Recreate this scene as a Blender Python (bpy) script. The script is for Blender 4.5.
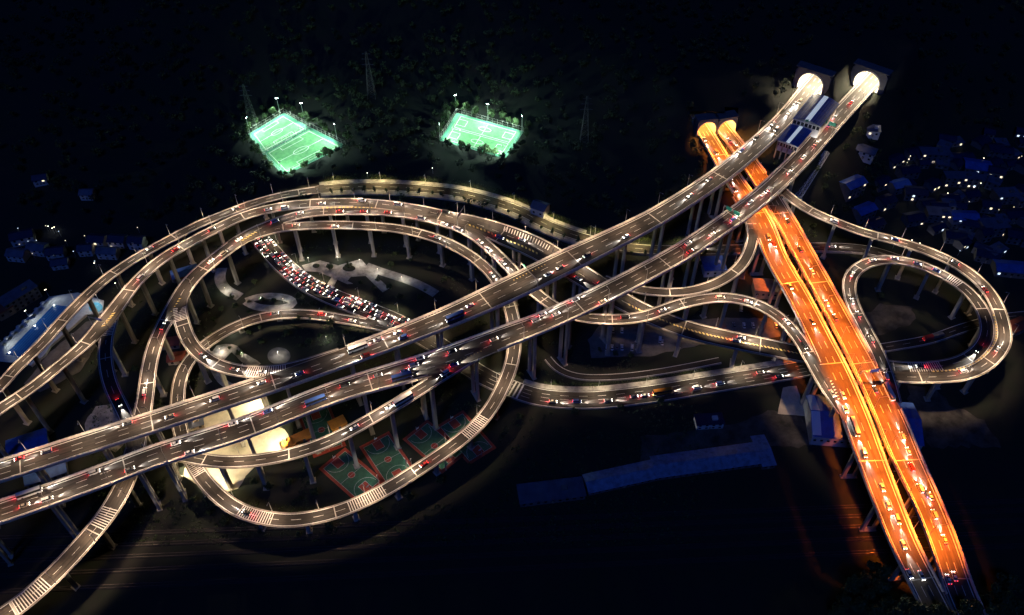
import bpy, bmesh, math, random
import numpy as np
from mathutils import Vector, Matrix
random.seed(7); rng = np.random.default_rng(7)
for _o in list(bpy.data.objects): bpy.data.objects.remove(_o)
scene = bpy.context.scene
COL = scene.collection
R = math.radians

# ------------------------------------------------------------------ camera
CAM_H, CAM_F, CAM_T = 390.0, 850.0, R(46.6)      # height over the valley floor, focal length in pixels, downward tilt
cam_d = bpy.data.cameras.new('camera'); cam = bpy.data.objects.new('camera', cam_d); COL.objects.link(cam)
cam.location = (0, 0, CAM_H); cam.rotation_euler = (R(90) - CAM_T, 0, 0)
cam_d.sensor_width = 36.0; cam_d.sensor_fit = 'HORIZONTAL'; cam_d.lens = CAM_F / 1024 * 36.0
cam_d.clip_start = 1.0; cam_d.clip_end = 4000.0
scene.camera = cam
# ------------------------------------------------------------------ night sky, faint moon, exposure
world = bpy.data.worlds.new('World'); scene.world = world; world.use_nodes = True
wn = world.node_tree.nodes; wl = world.node_tree.links
sky = wn.new('ShaderNodeTexSky'); sky.sky_type = 'NISHITA'; sky.sun_disc = False
sky.sun_elevation = R(-6); sky.sun_rotation = R(200); sky.altitude = 300
bg = wn['Background']; bg.inputs[1].default_value = SKY_STRENGTH = 0.10
wl.new(sky.outputs[0], bg.inputs[0])
sun_d = bpy.data.lights.new('moon', 'SUN'); sun_d.energy = 0.5; sun_d.angle = R(12); sun_d.color = (0.07, 0.20, 1.0)
sun = bpy.data.objects.new('moon', sun_d); COL.objects.link(sun); sun.rotation_euler = (R(40), 0, R(-20))
scene.view_settings.view_transform = 'Standard'; scene.view_settings.look = 'None'
scene.view_settings.exposure = 0.0; scene.view_settings.gamma = 1.0
scene.render.engine = 'CYCLES'
cy = scene.cycles
cy.use_denoising = True
try: cy.denoiser = 'OPENIMAGEDENOISE'
except Exception: pass
cy.use_light_tree = True; cy.max_bounces = 4; cy.diffuse_bounces = 1; cy.glossy_bounces = 2; cy.transmission_bounces = 3
cy.sample_clamp_indirect = 4.0; cy.use_adaptive_sampling = True; cy.adaptive_threshold = 0.02
cy.caustics_reflective = False; cy.caustics_refractive = False

# ------------------------------------------------------------------ where a traced point of the survey lies at a given height
FV = np.array([0, math.cos(CAM_T), -math.sin(CAM_T)]); UV_ = np.array([0, math.sin(CAM_T), math.cos(CAM_T)])
def at(u, v, z=0.0):
    d = FV + np.array([(u - 512) / CAM_F, 0, 0]) + UV_ * (307.5 - v) / CAM_F
    return np.array([0, 0, CAM_H]) + d * (z - CAM_H) / d[2]

# ------------------------------------------------------------------ materials
MATS = {}
def mat(name, col, rough=0.8, metal=0.0, emit=None, es=0.0, noise=0.0, nscale=0.3, col2=None, coat=0.0, coords='Object', stretch=None, bump=0.0, spec=None, sample_light=True):
    m = bpy.data.materials.new(name); m.use_nodes = True
    nt = m.node_tree; b = nt.nodes['Principled BSDF']
    b.inputs['Base Color'].default_value = (*col, 1); b.inputs['Roughness'].default_value = rough; b.inputs['Metallic'].default_value = metal
    if coat: b.inputs['Coat Weight'].default_value = coat
    if spec is not None: b.inputs['Specular IOR Level'].default_value = spec
    if emit: b.inputs['Emission Color'].default_value = (*emit, 1); b.inputs['Emission Strength'].default_value = es
    if noise or col2 or bump:
        tc = nt.nodes.new('ShaderNodeTexCoord'); mp = nt.nodes.new('ShaderNodeMapping'); nz = nt.nodes.new('ShaderNodeTexNoise')
        nt.links.new(tc.outputs[coords], mp.inputs[0]); nt.links.new(mp.outputs[0], nz.inputs[0])
        if stretch: mp.inputs['Scale'].default_value = stretch
        nz.inputs['Scale'].default_value = nscale; nz.inputs['Detail'].default_value = 6; nz.inputs['Roughness'].default_value = 0.65
        if noise or col2:
            mx = nt.nodes.new('ShaderNodeMixRGB'); cr = nt.nodes.new('ShaderNodeValToRGB')
            cr.color_ramp.elements[0].position = 0.36; cr.color_ramp.elements[1].position = 0.64
            c2 = col2 if col2 else tuple(c * (1 - noise) for c in col)
            mx.inputs[1].default_value = (*col, 1); mx.inputs[2].default_value = (*c2, 1)
            nt.links.new(nz.outputs[0], cr.inputs[0]); nt.links.new(cr.outputs[0], mx.inputs[0]); nt.links.new(mx.outputs[0], b.inputs['Base Color'])
        if bump:
            bp = nt.nodes.new('ShaderNodeBump'); bp.inputs['Strength'].default_value = bump; nt.links.new(nz.outputs[0], bp.inputs['Height']); nt.links.new(bp.outputs[0], b.inputs['Normal'])
    if emit and not sample_light:
        m.cycles.emission_sampling = 'NONE'
    MATS[name] = m
    return m

def asphalt(name, c1, c2, c3):
    """worn asphalt: UV is metres across and along; lengthwise wheel wear, darker patches, fine grain"""
    m = bpy.data.materials.new(name); m.use_nodes = True; nt = m.node_tree; b = nt.nodes['Principled BSDF']
    b.inputs['Roughness'].default_value = 0.72; b.inputs['Specular IOR Level'].default_value = 0.35
    uv = nt.nodes.new('ShaderNodeUVMap')
    def noise(scale, sx, sy, lo, hi):
        mp = nt.nodes.new('ShaderNodeMapping'); mp.inputs['Scale'].default_value = (sx, sy, 1); nz = nt.nodes.new('ShaderNodeTexNoise'); nz.inputs['Scale'].default_value = scale; nz.inputs['Detail'].default_value = 4
        cr = nt.nodes.new('ShaderNodeValToRGB'); cr.color_ramp.elements[0].position = lo; cr.color_ramp.elements[1].position = hi
        nt.links.new(uv.outputs[0], mp.inputs[0]); nt.links.new(mp.outputs[0], nz.inputs[0]); nt.links.new(nz.outputs[0], cr.inputs[0]); return cr.outputs[0]
    wear = noise(1.0, 0.9, 0.012, 0.38, 0.62); patch = noise(1.0, 0.02, 0.032, 0.47, 0.53); grain = noise(1.0, 2.2, 0.35, 0.3, 0.7)
    m1 = nt.nodes.new('ShaderNodeMixRGB'); m1.inputs[1].default_value = (*c1, 1); m1.inputs[2].default_value = (*c2, 1); nt.links.new(wear, m1.inputs[0])
    m2 = nt.nodes.new('ShaderNodeMixRGB'); m2.inputs[2].default_value = (*c3, 1); nt.links.new(m1.outputs[0], m2.inputs[1])
    mu = nt.nodes.new('ShaderNodeMath'); mu.operation = 'MULTIPLY'; mu.inputs[1].default_value = 0.75; nt.links.new(patch, mu.inputs[0]); nt.links.new(mu.outputs[0], m2.inputs[0])
    m3 = nt.nodes.new('ShaderNodeMixRGB'); m3.blend_type = 'MULTIPLY'; m3.inputs[0].default_value = 0.35; nt.links.new(m2.outputs[0], m3.inputs[1]); nt.links.new(grain, m3.inputs[2])
    nt.links.new(m3.outputs[0], b.inputs['Base Color']); MATS[name] = m; return m

asphalt('asphalt', (0.072, 0.058, 0.048), (0.026, 0.022, 0.019), (0.016, 0.014, 0.014))
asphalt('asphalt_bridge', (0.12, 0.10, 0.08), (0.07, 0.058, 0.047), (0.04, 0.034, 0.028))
mat('concrete', (0.30, 0.275, 0.24), 0.85, noise=0.35, nscale=0.25)
mat('pier_concrete', (0.42, 0.38, 0.32), 0.88, noise=0.4, nscale=0.4, stretch=(1, 1, 0.15))
mat('parapet_concrete', (0.78, 0.72, 0.63), 0.8, noise=0.3, nscale=0.5)
mat('rail_steel', (0.72, 0.68, 0.60), 0.5, 0.1)
mat('paint_white', (0.78, 0.76, 0.72), 0.7, noise=0.35, nscale=1.2)
mat('paint_yellow', (0.75, 0.55, 0.16), 0.7, noise=0.3, nscale=1.2)
mat('joint_steel', (0.42, 0.40, 0.37), 0.5, 0.4)
mat('pole_steel', (0.50, 0.50, 0.49), 0.45, 0.5)
mat('lamp_lens', (0.9, 0.9, 0.85), 0.3, emit=(1.0, 0.85, 0.62), es=6, sample_light=False)
mat('lamp_lens_orange', (0.9, 0.7, 0.4), 0.3, emit=(1.0, 0.5, 0.12), es=8, sample_light=False)
mat('ground', (0.010, 0.018, 0.008), 0.95, col2=(0.015, 0.014, 0.011), nscale=0.035, bump=0.3)
mat('hedge_leaf', (0.07, 0.11, 0.02), 0.7, col2=(0.035, 0.06, 0.012), nscale=0.8)
mat('leaf', (0.045, 0.08, 0.02), 0.7, col2=(0.022, 0.045, 0.012), nscale=0.5)
mat('leaf_dark', (0.030, 0.055, 0.018), 0.75, col2=(0.018, 0.032, 0.012), nscale=0.2)
mat('bark', (0.09, 0.065, 0.045), 0.9, noise=0.4, nscale=3)
mat('plaza', (0.42, 0.40, 0.36), 0.85, noise=0.6, nscale=0.2)
mat('paving_grey', (0.16, 0.15, 0.14), 0.85, noise=0.5, nscale=0.15)
mat('dirt', (0.085, 0.078, 0.068), 0.95, col2=(0.018, 0.018, 0.014), nscale=0.11)
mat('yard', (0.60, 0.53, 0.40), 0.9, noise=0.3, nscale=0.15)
mat('turf', (0.10, 0.29, 0.10), 0.85, col2=(0.045, 0.17, 0.06), nscale=0.28)
mat('turf_apron', (0.05, 0.22, 0.13), 0.85, noise=0.25, nscale=0.2)
mat('court_green', (0.035, 0.13, 0.07), 0.7, noise=0.35, nscale=0.4)
mat('court_red', (0.36, 0.05, 0.025), 0.7, noise=0.3, nscale=0.4)
mat('pool_deck', (0.62, 0.62, 0.58), 0.7, noise=0.2, nscale=0.3)
mat('pool_tile', (0.03, 0.16, 0.40), 0.3)
mat('pool_water', (0.03, 0.13, 0.40), 0.05, noise=0.2, nscale=0.3, bump=0.05)
mat('pool_water_pale', (0.16, 0.50, 0.66), 0.05, noise=0.2, nscale=0.5)
mat('wall_white', (0.55, 0.55, 0.55), 0.8, noise=0.2, nscale=0.3)
mat('roof_steel', (0.22, 0.29, 0.46), 0.5, noise=0.5, nscale=0.35)
mat('wall_grey', (0.13, 0.13, 0.14), 0.85, noise=0.3, nscale=0.3)
mat('wall_tan', (0.36, 0.29, 0.21), 0.85, noise=0.3, nscale=0.3)
mat('roof_blue', (0.05, 0.14, 0.48), 0.45, noise=0.35, nscale=0.3)
mat('roof_navy', (0.012, 0.025, 0.075), 0.5, noise=0.4, nscale=0.3)
mat('roof_grey', (0.10, 0.12, 0.18), 0.7, noise=0.4, nscale=0.2)
mat('roof_red', (0.22, 0.05, 0.03), 0.7, noise=0.3, nscale=0.3)
mat('skylight', (0.72, 0.76, 0.80), 0.35)
mat('glass_dark', (0.02, 0.025, 0.03), 0.08)
mat('window_lit', (0.8, 0.7, 0.5), 0.4, emit=(1.0, 0.82, 0.55), es=1.6, sample_light=False)
mat('window_cool', (0.7, 0.8, 0.9), 0.4, emit=(0.7, 0.85, 1.0), es=1.6, sample_light=False)
mat('orange_sheet', (0.75, 0.26, 0.03), 0.6, noise=0.2, nscale=0.4)
mat('sign_blue', (0.02, 0.07, 0.45), 0.4)
mat('sign_green', (0.02, 0.26, 0.17), 0.4)
mat('tunnel_lining', (0.62, 0.58, 0.50), 0.6)
mat('pylon_steel', (0.10, 0.10, 0.10), 0.6, 0.3)
mat('ballast', (0.022, 0.021, 0.020), 0.95, noise=0.4, nscale=0.3)
mat('skylight_added_glow', (0.72, 0.76, 0.80), 0.35, emit=(0.75, 0.88, 1.0), es=0.45, sample_light=False)  # weak glow added to whiten the control building's skylight strip
mat('rail_iron', (0.20, 0.17, 0.15), 0.4, 0.8)
mat('tyre', (0.02, 0.02, 0.02), 0.9)
mat('headlight', (1, 1, 1), 0.3, emit=(1.0, 0.95, 0.86), es=15, sample_light=False)
mat('taillight', (0.5, 0.02, 0.02), 0.3, emit=(1.0, 0.05, 0.06), es=5, sample_light=False)
mat('taillight_bright', (0.5, 0.02, 0.02), 0.3, emit=(1.0, 0.05, 0.06), es=16, sample_light=False)
for n, c in dict(white=(0.78, 0.78, 0.77), silver=(0.5, 0.51, 0.52), black=(0.03, 0.03, 0.033), red=(0.42, 0.03, 0.03), blue=(0.04, 0.10, 0.35), grey=(0.16, 0.165, 0.17), beige=(0.5, 0.43, 0.32), orange=(0.6, 0.22, 0.03)).items():
    mat('car_' + n, c, 0.28, 0.1, coat=0.6)

# ------------------------------------------------------------------ mesh helpers
class MB:
    def __init__(s): s.v = []; s.f = []; s.m = []; s.uv = {}
    def add(s, vs, fs, mi=0):
        b = len(s.v); s.v += [tuple(map(float, p)) for p in vs]
        for f in fs: s.f.append(tuple(b + i for i in f)); s.m.append(mi)
        return b
    def box(s, c, size, M=None, mi=0, taper=1.0):
        x, y, z = [k / 2 for k in size]; t = taper
        vs = [Vector((a * x * (t if cc > 0 else 1), b * y * (t if cc > 0 else 1), cc * z)) for cc in (-1, 1) for a, b in ((-1, -1), (1, -1), (1, 1), (-1, 1))]
        vs = [v + Vector(c) for v in vs]
        if M is not None: vs = [M @ v for v in vs]
        s.add(vs, [(3, 2, 1, 0), (4, 5, 6, 7), (0, 1, 5, 4), (1, 2, 6, 5), (2, 3, 7, 6), (3, 0, 4, 7)], mi); return s
    def tube(s, p0, p1, r0, r1=None, n=6, mi=0, cap=True):
        r1 = r0 if r1 is None else r1
        p0 = Vector(p0); p1 = Vector(p1); d = (p1 - p0).normalized()
        a = Vector((0, 0, 1)) if abs(d.z) < 0.9 else Vector((1, 0, 0)); x = d.cross(a).normalized(); y = d.cross(x)
        vs = []
        for p, r in ((p0, r0), (p1, r1)):
            for k in range(n):
                t = 2 * math.pi * k / n; vs.append(p + x * math.cos(t) * r + y * math.sin(t) * r)
        fs = [(k, (k + 1) % n, n + (k + 1) % n, n + k) for k in range(n)]
        if cap: fs += [tuple(range(n))[::-1], tuple(range(n, 2 * n))]
        s.add(vs, fs, mi); return s
    def prism(s, poly, z0, z1, mi=0, M=None):
        n = len(poly)
        area = sum(poly[i][0] * poly[(i + 1) % n][1] - poly[(i + 1) % n][0] * poly[i][1] for i in range(n))
        if area < 0: poly = poly[::-1]
        vs = [Vector((p[0], p[1], z)) for z in (z0, z1) for p in poly]
        if M is not None: vs = [M @ v for v in vs]
        s.add(vs, [tuple(range(n))[::-1], tuple(range(n, 2 * n))] + [(i, (i + 1) % n, n + (i + 1) % n, n + i) for i in range(n)], mi); return s
    def sweep(s, rings, closed=True, caps=True, mi=0):
        n = len(rings[0]); b = len(s.v)
        for r in rings: s.v += [tuple(map(float, p)) for p in r]
        kk = n if closed else n - 1
        for i in range(len(rings) - 1):
            for k in range(kk):
                s.f.append((b + i * n + k, b + i * n + (k + 1) % n, b + (i + 1) * n + (k + 1) % n, b + (i + 1) * n + k)); s.m.append(mi)
        if caps and closed:
            s.f.append(tuple(b + k for k in range(n))[::-1]); s.m.append(mi)
            e = b + (len(rings) - 1) * n; s.f.append(tuple(e + k for k in range(n))); s.m.append(mi)
        return s
    def mesh(s, name, mats):
        me = bpy.data.meshes.new(name); me.from_pydata(s.v, [], s.f)
        for m in (mats if isinstance(mats, (list, tuple)) else [mats]): me.materials.append(MATS[m])
        if any(s.m): me.polygons.foreach_set('material_index', s.m)
        me.update(); return me
    def build(s, name, mats, parent=None, smooth=False):
        me = s.mesh(name, mats)
        if smooth: me.shade_smooth()
        o = bpy.data.objects.new(name, me); COL.objects.link(o)
        if parent is not None: o.parent = parent
        return o
def tag(o, label=None, cat=None, group=None, kind=None):
    if label: o['label'] = label
    if cat: o['category'] = cat
    if group: o['group'] = group
    if kind: o['kind'] = kind
    return o
def empty(name, loc=(0, 0, 0), rz=0.0):
    o = bpy.data.objects.new(name, None); COL.objects.link(o); o.location = loc; o.rotation_euler = (0, 0, rz); o.empty_display_size = 0.5; return o
def child(name, me, parent):
    o = bpy.data.objects.new(name, me); COL.objects.link(o); o.parent = parent; return o
def clone(o, parent=None):
    c = o.copy(); COL.objects.link(c); c.parent = parent
    for ch in list(o.children): clone(ch, c)
    return c
ORD = ['first', 'second', 'third', 'fourth', 'fifth', 'sixth', 'seventh', 'eighth', 'ninth', 'tenth', 'eleventh', 'twelfth', 'thirteenth', 'fourteenth', 'fifteenth', 'sixteenth', 'seventeenth', 'eighteenth', 'nineteenth', 'twentieth']
def nth(i):
    if i < 20: return ORD[i]
    n = i + 1; tens = {2: 'twenty', 3: 'thirty', 4: 'forty', 5: 'fifty', 6: 'sixty', 7: 'seventy', 8: 'eighty', 9: 'ninety'}[n // 10]
    return tens + '-' + ORD[n % 10 - 1] if n % 10 else tens[:-1] + 'ieth'
def px_of(p):
    q = np.asarray(p) - np.array([0, 0, CAM_H]); w = q @ FV
    return 512 + CAM_F * q[0] / w, 307.5 - CAM_F * (q @ UV_) / w

# ================================================================== road alignments (surveyed points: u, v, height, width)
ROADS = {}
def catmull(P, step=3.0):
    P = np.asarray(P, float); n = len(P); out = []
    Q = np.vstack([2 * P[0] - P[1], P, 2 * P[-1] - P[-2]])
    for i in range(n - 1):
        p0, p1, p2, p3 = Q[i:i + 4]
        def kn(a, b): return max(np.linalg.norm((b - a)[:2]) ** 0.5, 1e-3)
        t0 = 0; t1 = t0 + kn(p0, p1); t2 = t1 + kn(p1, p2); t3 = t2 + kn(p2, p3)
        m = max(2, int(np.linalg.norm((p2 - p1)[:2]) / 1.0))
        for t in np.linspace(t1, t2, m, endpoint=False):
            a1 = (t1 - t) / (t1 - t0) * p0 + (t - t0) / (t1 - t0) * p1; a2 = (t2 - t) / (t2 - t1) * p1 + (t - t1) / (t2 - t1) * p2; a3 = (t3 - t) / (t3 - t2) * p2 + (t - t2) / (t3 - t2) * p3
            b1 = (t2 - t) / (t2 - t0) * a1 + (t - t0) / (t2 - t0) * a2; b2 = (t3 - t) / (t3 - t1) * a2 + (t - t1) / (t3 - t1) * a3
            out.append((t2 - t) / (t2 - t1) * b1 + (t - t1) / (t2 - t1) * b2)
    out.append(P[-1]); out = np.array(out)
    # light smoothing, then an even spacing
    for _ in range(40):
        out[1:-1] = 0.5 * out[1:-1] + 0.25 * (out[:-2] + out[2:])
    s = np.concatenate([[0], np.cumsum(np.linalg.norm(np.diff(out[:, :2], axis=0), axis=1))])
    k = max(3, int(s[-1] / step)); ss = np.linspace(0, s[-1], k + 1)
    return np.stack([np.interp(ss, s, out[:, j]) for j in range(out.shape[1])], 1)
def align(key, pts, ext=0.0, ground=False, phrase='', lanes=2, **kw):
    W = []
    for p in pts:
        u, v, z, w = p; q = at(u, v, z); W.append((*q, w))
    if ext:
        a, b = np.array(W[-2]), np.array(W[-1]); d = (b - a)[:2]; d /= np.linalg.norm(d)
        kw['portal'] = (np.array(W[-1][:3]), d); W.append((W[-1][0] + d[0] * ext, W[-1][1] + d[1] * ext, W[-1][2], W[-1][3]))
    C = catmull(W)
    ROADS[key] = dict(key=key, C=C, ground=ground, phrase=phrase, lanes=lanes, **kw); finish(ROADS[key])
def finish(r):
    C = r['C']; P = C[:, :3]
    T = np.gradient(P, axis=0); T[:, 2] = 0; T /= np.linalg.norm(T, axis=1)[:, None]
    r['P'] = P; r['W'] = C[:, 3]; r['T'] = T; r['N'] = np.stack([-T[:, 1], T[:, 0], 0 * T[:, 0]], 1)     # N points left of the running direction
    r['S'] = np.concatenate([[0], np.cumsum(np.linalg.norm(np.diff(P[:, :2], axis=0), axis=1))])
def near(r, xy):
    """index, lateral offset, overshoot of a point relative to a road"""
    d = r['P'][:, :2] - np.asarray(xy)[:2]; i = int(np.argmin((d ** 2).sum(1))); q = -d[i]
    return i, float(q @ r['N'][i, :2]), float(q @ r['T'][i, :2])

align('A', [(-60, 490, 38, 13.4), (0, 471.5, 38, 13.4), (90, 442.6, 38.3, 13.4), (156, 421.5, 38.6, 13.4), (281, 380, 39, 13.4), (355, 353.5, 40, 13.6), (443, 319.5, 41, 15), (500, 294, 42, 17.5), (566, 262, 43, 18), (620, 236, 44, 16), (660, 215, 45, 14.5), (718.6, 177, 46.5, 14), (757.6, 145, 47.5, 13.6), (785, 119, 48.5, 13.4), (809, 90, 49, 13.4)], ext=60, phrase='upper main viaduct', lanes=3, main=True)
align('B', [(-60, 531, 38, 13.4), (0, 512.5, 38, 13.4), (90, 481, 38.3, 13.4), (156, 456, 38.6, 13.4), (238, 430.5, 39, 13.6), (340, 391, 40, 14), (438, 362, 41, 16), (508, 335.5, 42, 14.8), (539, 324, 42.4, 14), (598, 297, 43.5, 13.6), (676, 256, 45, 13.6), (699, 241.5, 45.5, 13.6), (757.6, 199.4, 47, 13.6), (796.7, 163, 48, 13.6), (838, 117, 49, 13.4), (865, 88, 49, 13.4)], ext=60, phrase='lower main viaduct', lanes=3, main=True)
align('NL', [(960, 655, 29, 13.5), (929, 594, 29, 13.5), (904, 544, 29, 13.5), (887, 502, 29.5, 14), (870, 457, 30, 14.5), (855.6, 418, 30.5, 15), (836, 372, 31, 15), (819, 337, 31.5, 14), (799, 298, 32, 14), (776.6, 259, 33, 14), (760.6, 220, 34, 14), (734, 180, 35, 13), (718.6, 155, 35.5, 12), (706, 134, 36, 11.5)], ext=50, phrase='left orange carriageway', lanes=3, orange=True, order='from the bottom')
align('NR', [(990, 655, 29, 13.5), (961, 594, 29, 13.5), (944, 544, 29, 13.5), (927, 502, 29.5, 14), (906, 457, 30, 15.5), (890, 418, 30.5, 16), (871, 379, 31, 14.5), (849, 337, 31.5, 13.6), (828, 298, 32, 13.6), (806.5, 259, 33, 13.6), (785, 220, 34, 13.6), (757, 174, 35, 13), (740, 150, 35.5, 12), (726, 132, 36, 11.5)], ext=50, phrase='right orange carriageway', lanes=3, orange=True, order='from the bottom')
align('C', [(-30, 412, 35, 8), (0, 386, 34.5, 8), (17.6, 366, 34, 8), (39, 346.6, 33.5, 8), (64.5, 318, 32.5, 8), (88, 294, 31.5, 8), (109, 276, 30.5, 8), (137, 257, 29.5, 8), (166, 241, 28, 8), (197, 225, 26.5, 8), (218.6, 216, 25.5, 8), (257.7, 201.5, 23.5, 8), (287, 194, 22, 8), (320, 189, 20.6, 8.5)], phrase='outermost left ramp', lanes=2)
align('CG', [(320, 189, 20.6, 8.5), (340, 187, 20, 9), (387, 186.6, 19.5, 9), (418, 188.5, 19, 9), (457, 192.5, 18, 9), (496, 202, 16.5, 9), (519.5, 210.5, 15, 9), (549, 225.5, 13, 9), (578, 236, 11, 9), (625, 247, 7, 9), (656, 249.5, 5, 9), (734, 249, 3, 9), (826, 247, 1.5, 9), (870, 250, 0.8, 9), (910, 262, 0.5, 8)], ground=True, phrase='hillside road', lanes=2)
align('D', [(-40, 440, 36, 8), (2, 407, 35.5, 8), (29, 389.6, 35, 8), (58.6, 366, 34, 8), (84, 344.7, 33, 8.5), (101.6, 326, 32.5, 11), (117, 306.5, 32, 10.5), (135, 283, 31.5, 9), (162, 258.5, 31, 9), (213, 230, 30.4, 9), (244, 215.5, 30, 9), (277, 207, 29.8, 9.3), (306.5, 203.5, 29.6, 9.5), (340, 202.3, 29.4, 9.5), (379, 203.8, 29.2, 9.5), (418, 209.5, 29, 10), (449, 216.5, 28.5, 11), (477, 224, 28, 15), (506, 235, 27.5, 19), (535, 247, 27, 19.5), (580, 274, 26, 17), (626, 303, 24.5, 14.5), (660, 319, 23, 14), (690, 330, 22, 14), (738, 341, 21, 14), (797, 353, 20.5, 13), (850, 365, 20, 10), (880, 374, 20, 9), (902, 376.8, 20, 9), (931, 377, 20.4, 9), (961, 375, 21, 9), (980, 368, 21.5, 9), (996, 354.6, 22, 9), (1004.5, 340, 22.5, 9), (1003.7, 327.6, 23, 9), (999, 310, 24, 9), (990, 292.5, 25, 9), (974, 276, 26, 9), (953, 262, 27, 9), (921.7, 248.5, 28.5, 8.6), (892, 239.5, 29.5, 8.4), (863, 232, 30.5, 8.4), (836, 222, 31.5, 8.4), (812, 212, 32.5, 8.4), (797, 203, 33.3, 8.4), (783, 192, 34, 8.4), (770, 178, 34.6, 8.4)], phrase='long winding ramp', lanes=2)
align('E', [(-25, 634, 18, 10.5), (0, 618, 18.5, 10.5), (23, 602, 19, 10.5), (61, 567, 20, 10.5), (97.6, 526, 21, 10.5), (111, 508, 21.5, 10.5), (124, 485, 22, 10.5), (131, 465, 22.5, 10.5), (136, 445, 23, 10.5), (141, 420, 24, 10), (145.5, 395.5, 25, 9.5), (148.5, 370, 26.5, 9), (154, 346.6, 27.5, 9), (163, 325, 28.5, 9), (174, 307, 29, 11), (189, 282, 29.3, 10.5), (207, 265, 29.5, 10.5), (224.5, 251, 29.6, 10.5), (246, 236, 29.7, 11), (269, 224.5, 29.7, 9), (297, 215, 29.6, 8.8), (320, 211.5, 29.5, 8.8), (360, 210.5, 29.3, 8.8), (400, 212.5, 29.1, 8.8), (440, 220.5, 28.7, 8.8), (462, 228, 28.4, 8.8), (479, 238, 28.2, 8.6), (505, 262, 28, 8.4), (520, 278, 28, 8.4), (545, 300, 28.5, 8.4), (570, 314, 29.4, 8.4), (600, 319, 30.2, 8.4), (641, 317, 31, 8.4), (681, 303.5, 31.4, 8.4), (722, 297, 31.6, 8.4), (752, 302, 31.6, 8.4), (777, 315, 31.5, 8.4), (797, 336, 31.3, 8.4), (811, 359, 31.1, 8.4), (825, 383, 30.9, 9), (845, 412, 30.6, 9)], phrase='sweeping double-bend ramp', lanes=2)
align('F', [(181, 296, 29.1, 9), (178, 308, 29.2, 9), (181, 319, 29.5, 9), (185.4, 333, 30.2, 8.8), (195, 349, 31.5, 8.6), (211, 362, 33, 8.6), (230, 370, 34.6, 8.6), (250, 373.5, 36.2, 8.6), (269, 373, 37.4, 8.6), (288, 369.5, 38.4, 8.6), (312, 362.5, 39.1, 8.6), (340, 353.5, 39.6, 8.6)], phrase='inner left loop', lanes=2)
align('G', [(235, 243, 29.4, 8.4), (252, 236.5, 29, 8.4), (269, 232, 28.4, 8.4), (287, 229, 27.8, 8.4), (312, 226.6, 27.3, 8.4), (355, 225.6, 26.4, 8.4), (398.6, 228.6, 24.6, 8.4), (428, 235.4, 23.4, 8.4), (451, 244, 22, 8.4), (473, 257, 20.8, 8.4), (490, 271.6, 19.8, 8.4), (504, 292, 18.8, 8.4), (512, 313.4, 18, 8.4), (515, 338, 17.2, 8.4), (512, 362, 16.6, 8.4), (504, 384, 16, 8.4), (488.4, 412, 15.4, 8.4), (467, 434.5, 14.8, 8.4), (437.7, 456.4, 14.2, 8.4), (414, 472, 13.8, 8.4), (383, 491, 13.2, 8.4), (352, 506, 12.8, 8.4), (336, 512, 12.6, 8.4), (297, 520, 12.2, 8.4), (267, 518.5, 12, 8.4), (238, 509.6, 11.6, 8.4), (216.6, 494, 11.2, 8.4), (201, 476, 10.8, 8.4), (191, 460, 10.4, 8.4), (183, 440, 10, 8.4), (178.5, 420, 9.6, 8.4), (177.4, 401, 9.2, 8.4), (179, 384, 8.8, 8.4), (185, 366, 8.2, 8.4), (199, 349.5, 7.5, 8.4), (218.6, 335, 6.8, 8.4), (238, 325, 6.1, 8.4), (261.6, 317, 5.3, 8.4), (287, 313.4, 4.4, 8.4), (316, 314.4, 3.3, 8.4), (345, 318.5, 2.2, 8.2), (372, 323.5, 1.1, 8), (396, 330, 0.6, 8)], phrase='low spiral ramp', lanes=2)
align('J', [(112, 318, 32, 8), (108.5, 332, 31.5, 8), (106, 349, 30.2, 8), (106.5, 368, 28.8, 8), (111.5, 388, 27.2, 8), (121, 407, 25.6, 8), (129, 425, 24.4, 8), (134, 446, 23.2, 8)], phrase='dark connector ramp', lanes=2)
align('K', [(500, 341.5, 41.8, 8), (470, 358, 41.4, 8), (449, 371.5, 40.6, 8), (428, 386, 39, 8), (404, 400.5, 36.8, 8), (369, 420.5, 33.6, 8), (338, 437, 31, 8), (308, 449, 29, 8), (277, 457, 27.2, 8), (248, 461, 25.8, 8), (218.6, 461.5, 24.6, 8), (199, 458.5, 23.9, 8), (180, 455, 23.4, 8), (160, 453.5, 23, 8), (144, 458, 22.8, 8), (132, 470, 22.4, 8)], phrase='curved exit ramp', lanes=2)
align('M', [(737, 196, 34.5, 7.6), (746, 212, 33.6, 7.6), (751.5, 228, 32.4, 7.6), (751.5, 245, 31, 7.6), (741, 267, 29.2, 7.6), (722, 281, 28, 7.6), (700, 289, 27, 7.6), (678, 292, 26.2, 7.6), (650, 291, 25.6, 7.6), (625, 286, 25.3, 7.6), (604, 279, 25.3, 7.6)], phrase='short hooked ramp', lanes=1)
align('L', [(894, 402, 30.6, 8.4), (888, 379, 30.8, 8.4), (879, 355, 31, 8.4), (870, 338, 30.8, 8.4), (863, 324, 30.4, 8.4), (853.5, 306, 29.8, 8.4), (849, 289, 29.2, 8.4), (851, 276, 28.6, 8.4), (863, 264.5, 28, 8.4), (882.6, 259.3, 27.3, 8.4), (902, 260.3, 26.6, 8.4), (921.7, 265, 26, 8.4), (949, 277.5, 25, 8.6), (968.5, 291, 24.4, 8.8), (982, 308, 23.8, 8.8), (988, 325, 23, 8.8), (986, 340, 22.4, 8.8), (975, 354, 21.7, 8.8), (957, 363, 21.1, 8.8), (931, 367, 20.4, 8.8), (902, 367, 20.1, 8.8), (880, 364, 20, 8.8), (860, 360, 20.2, 8)], phrase='inner right loop', lanes=2)
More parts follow.
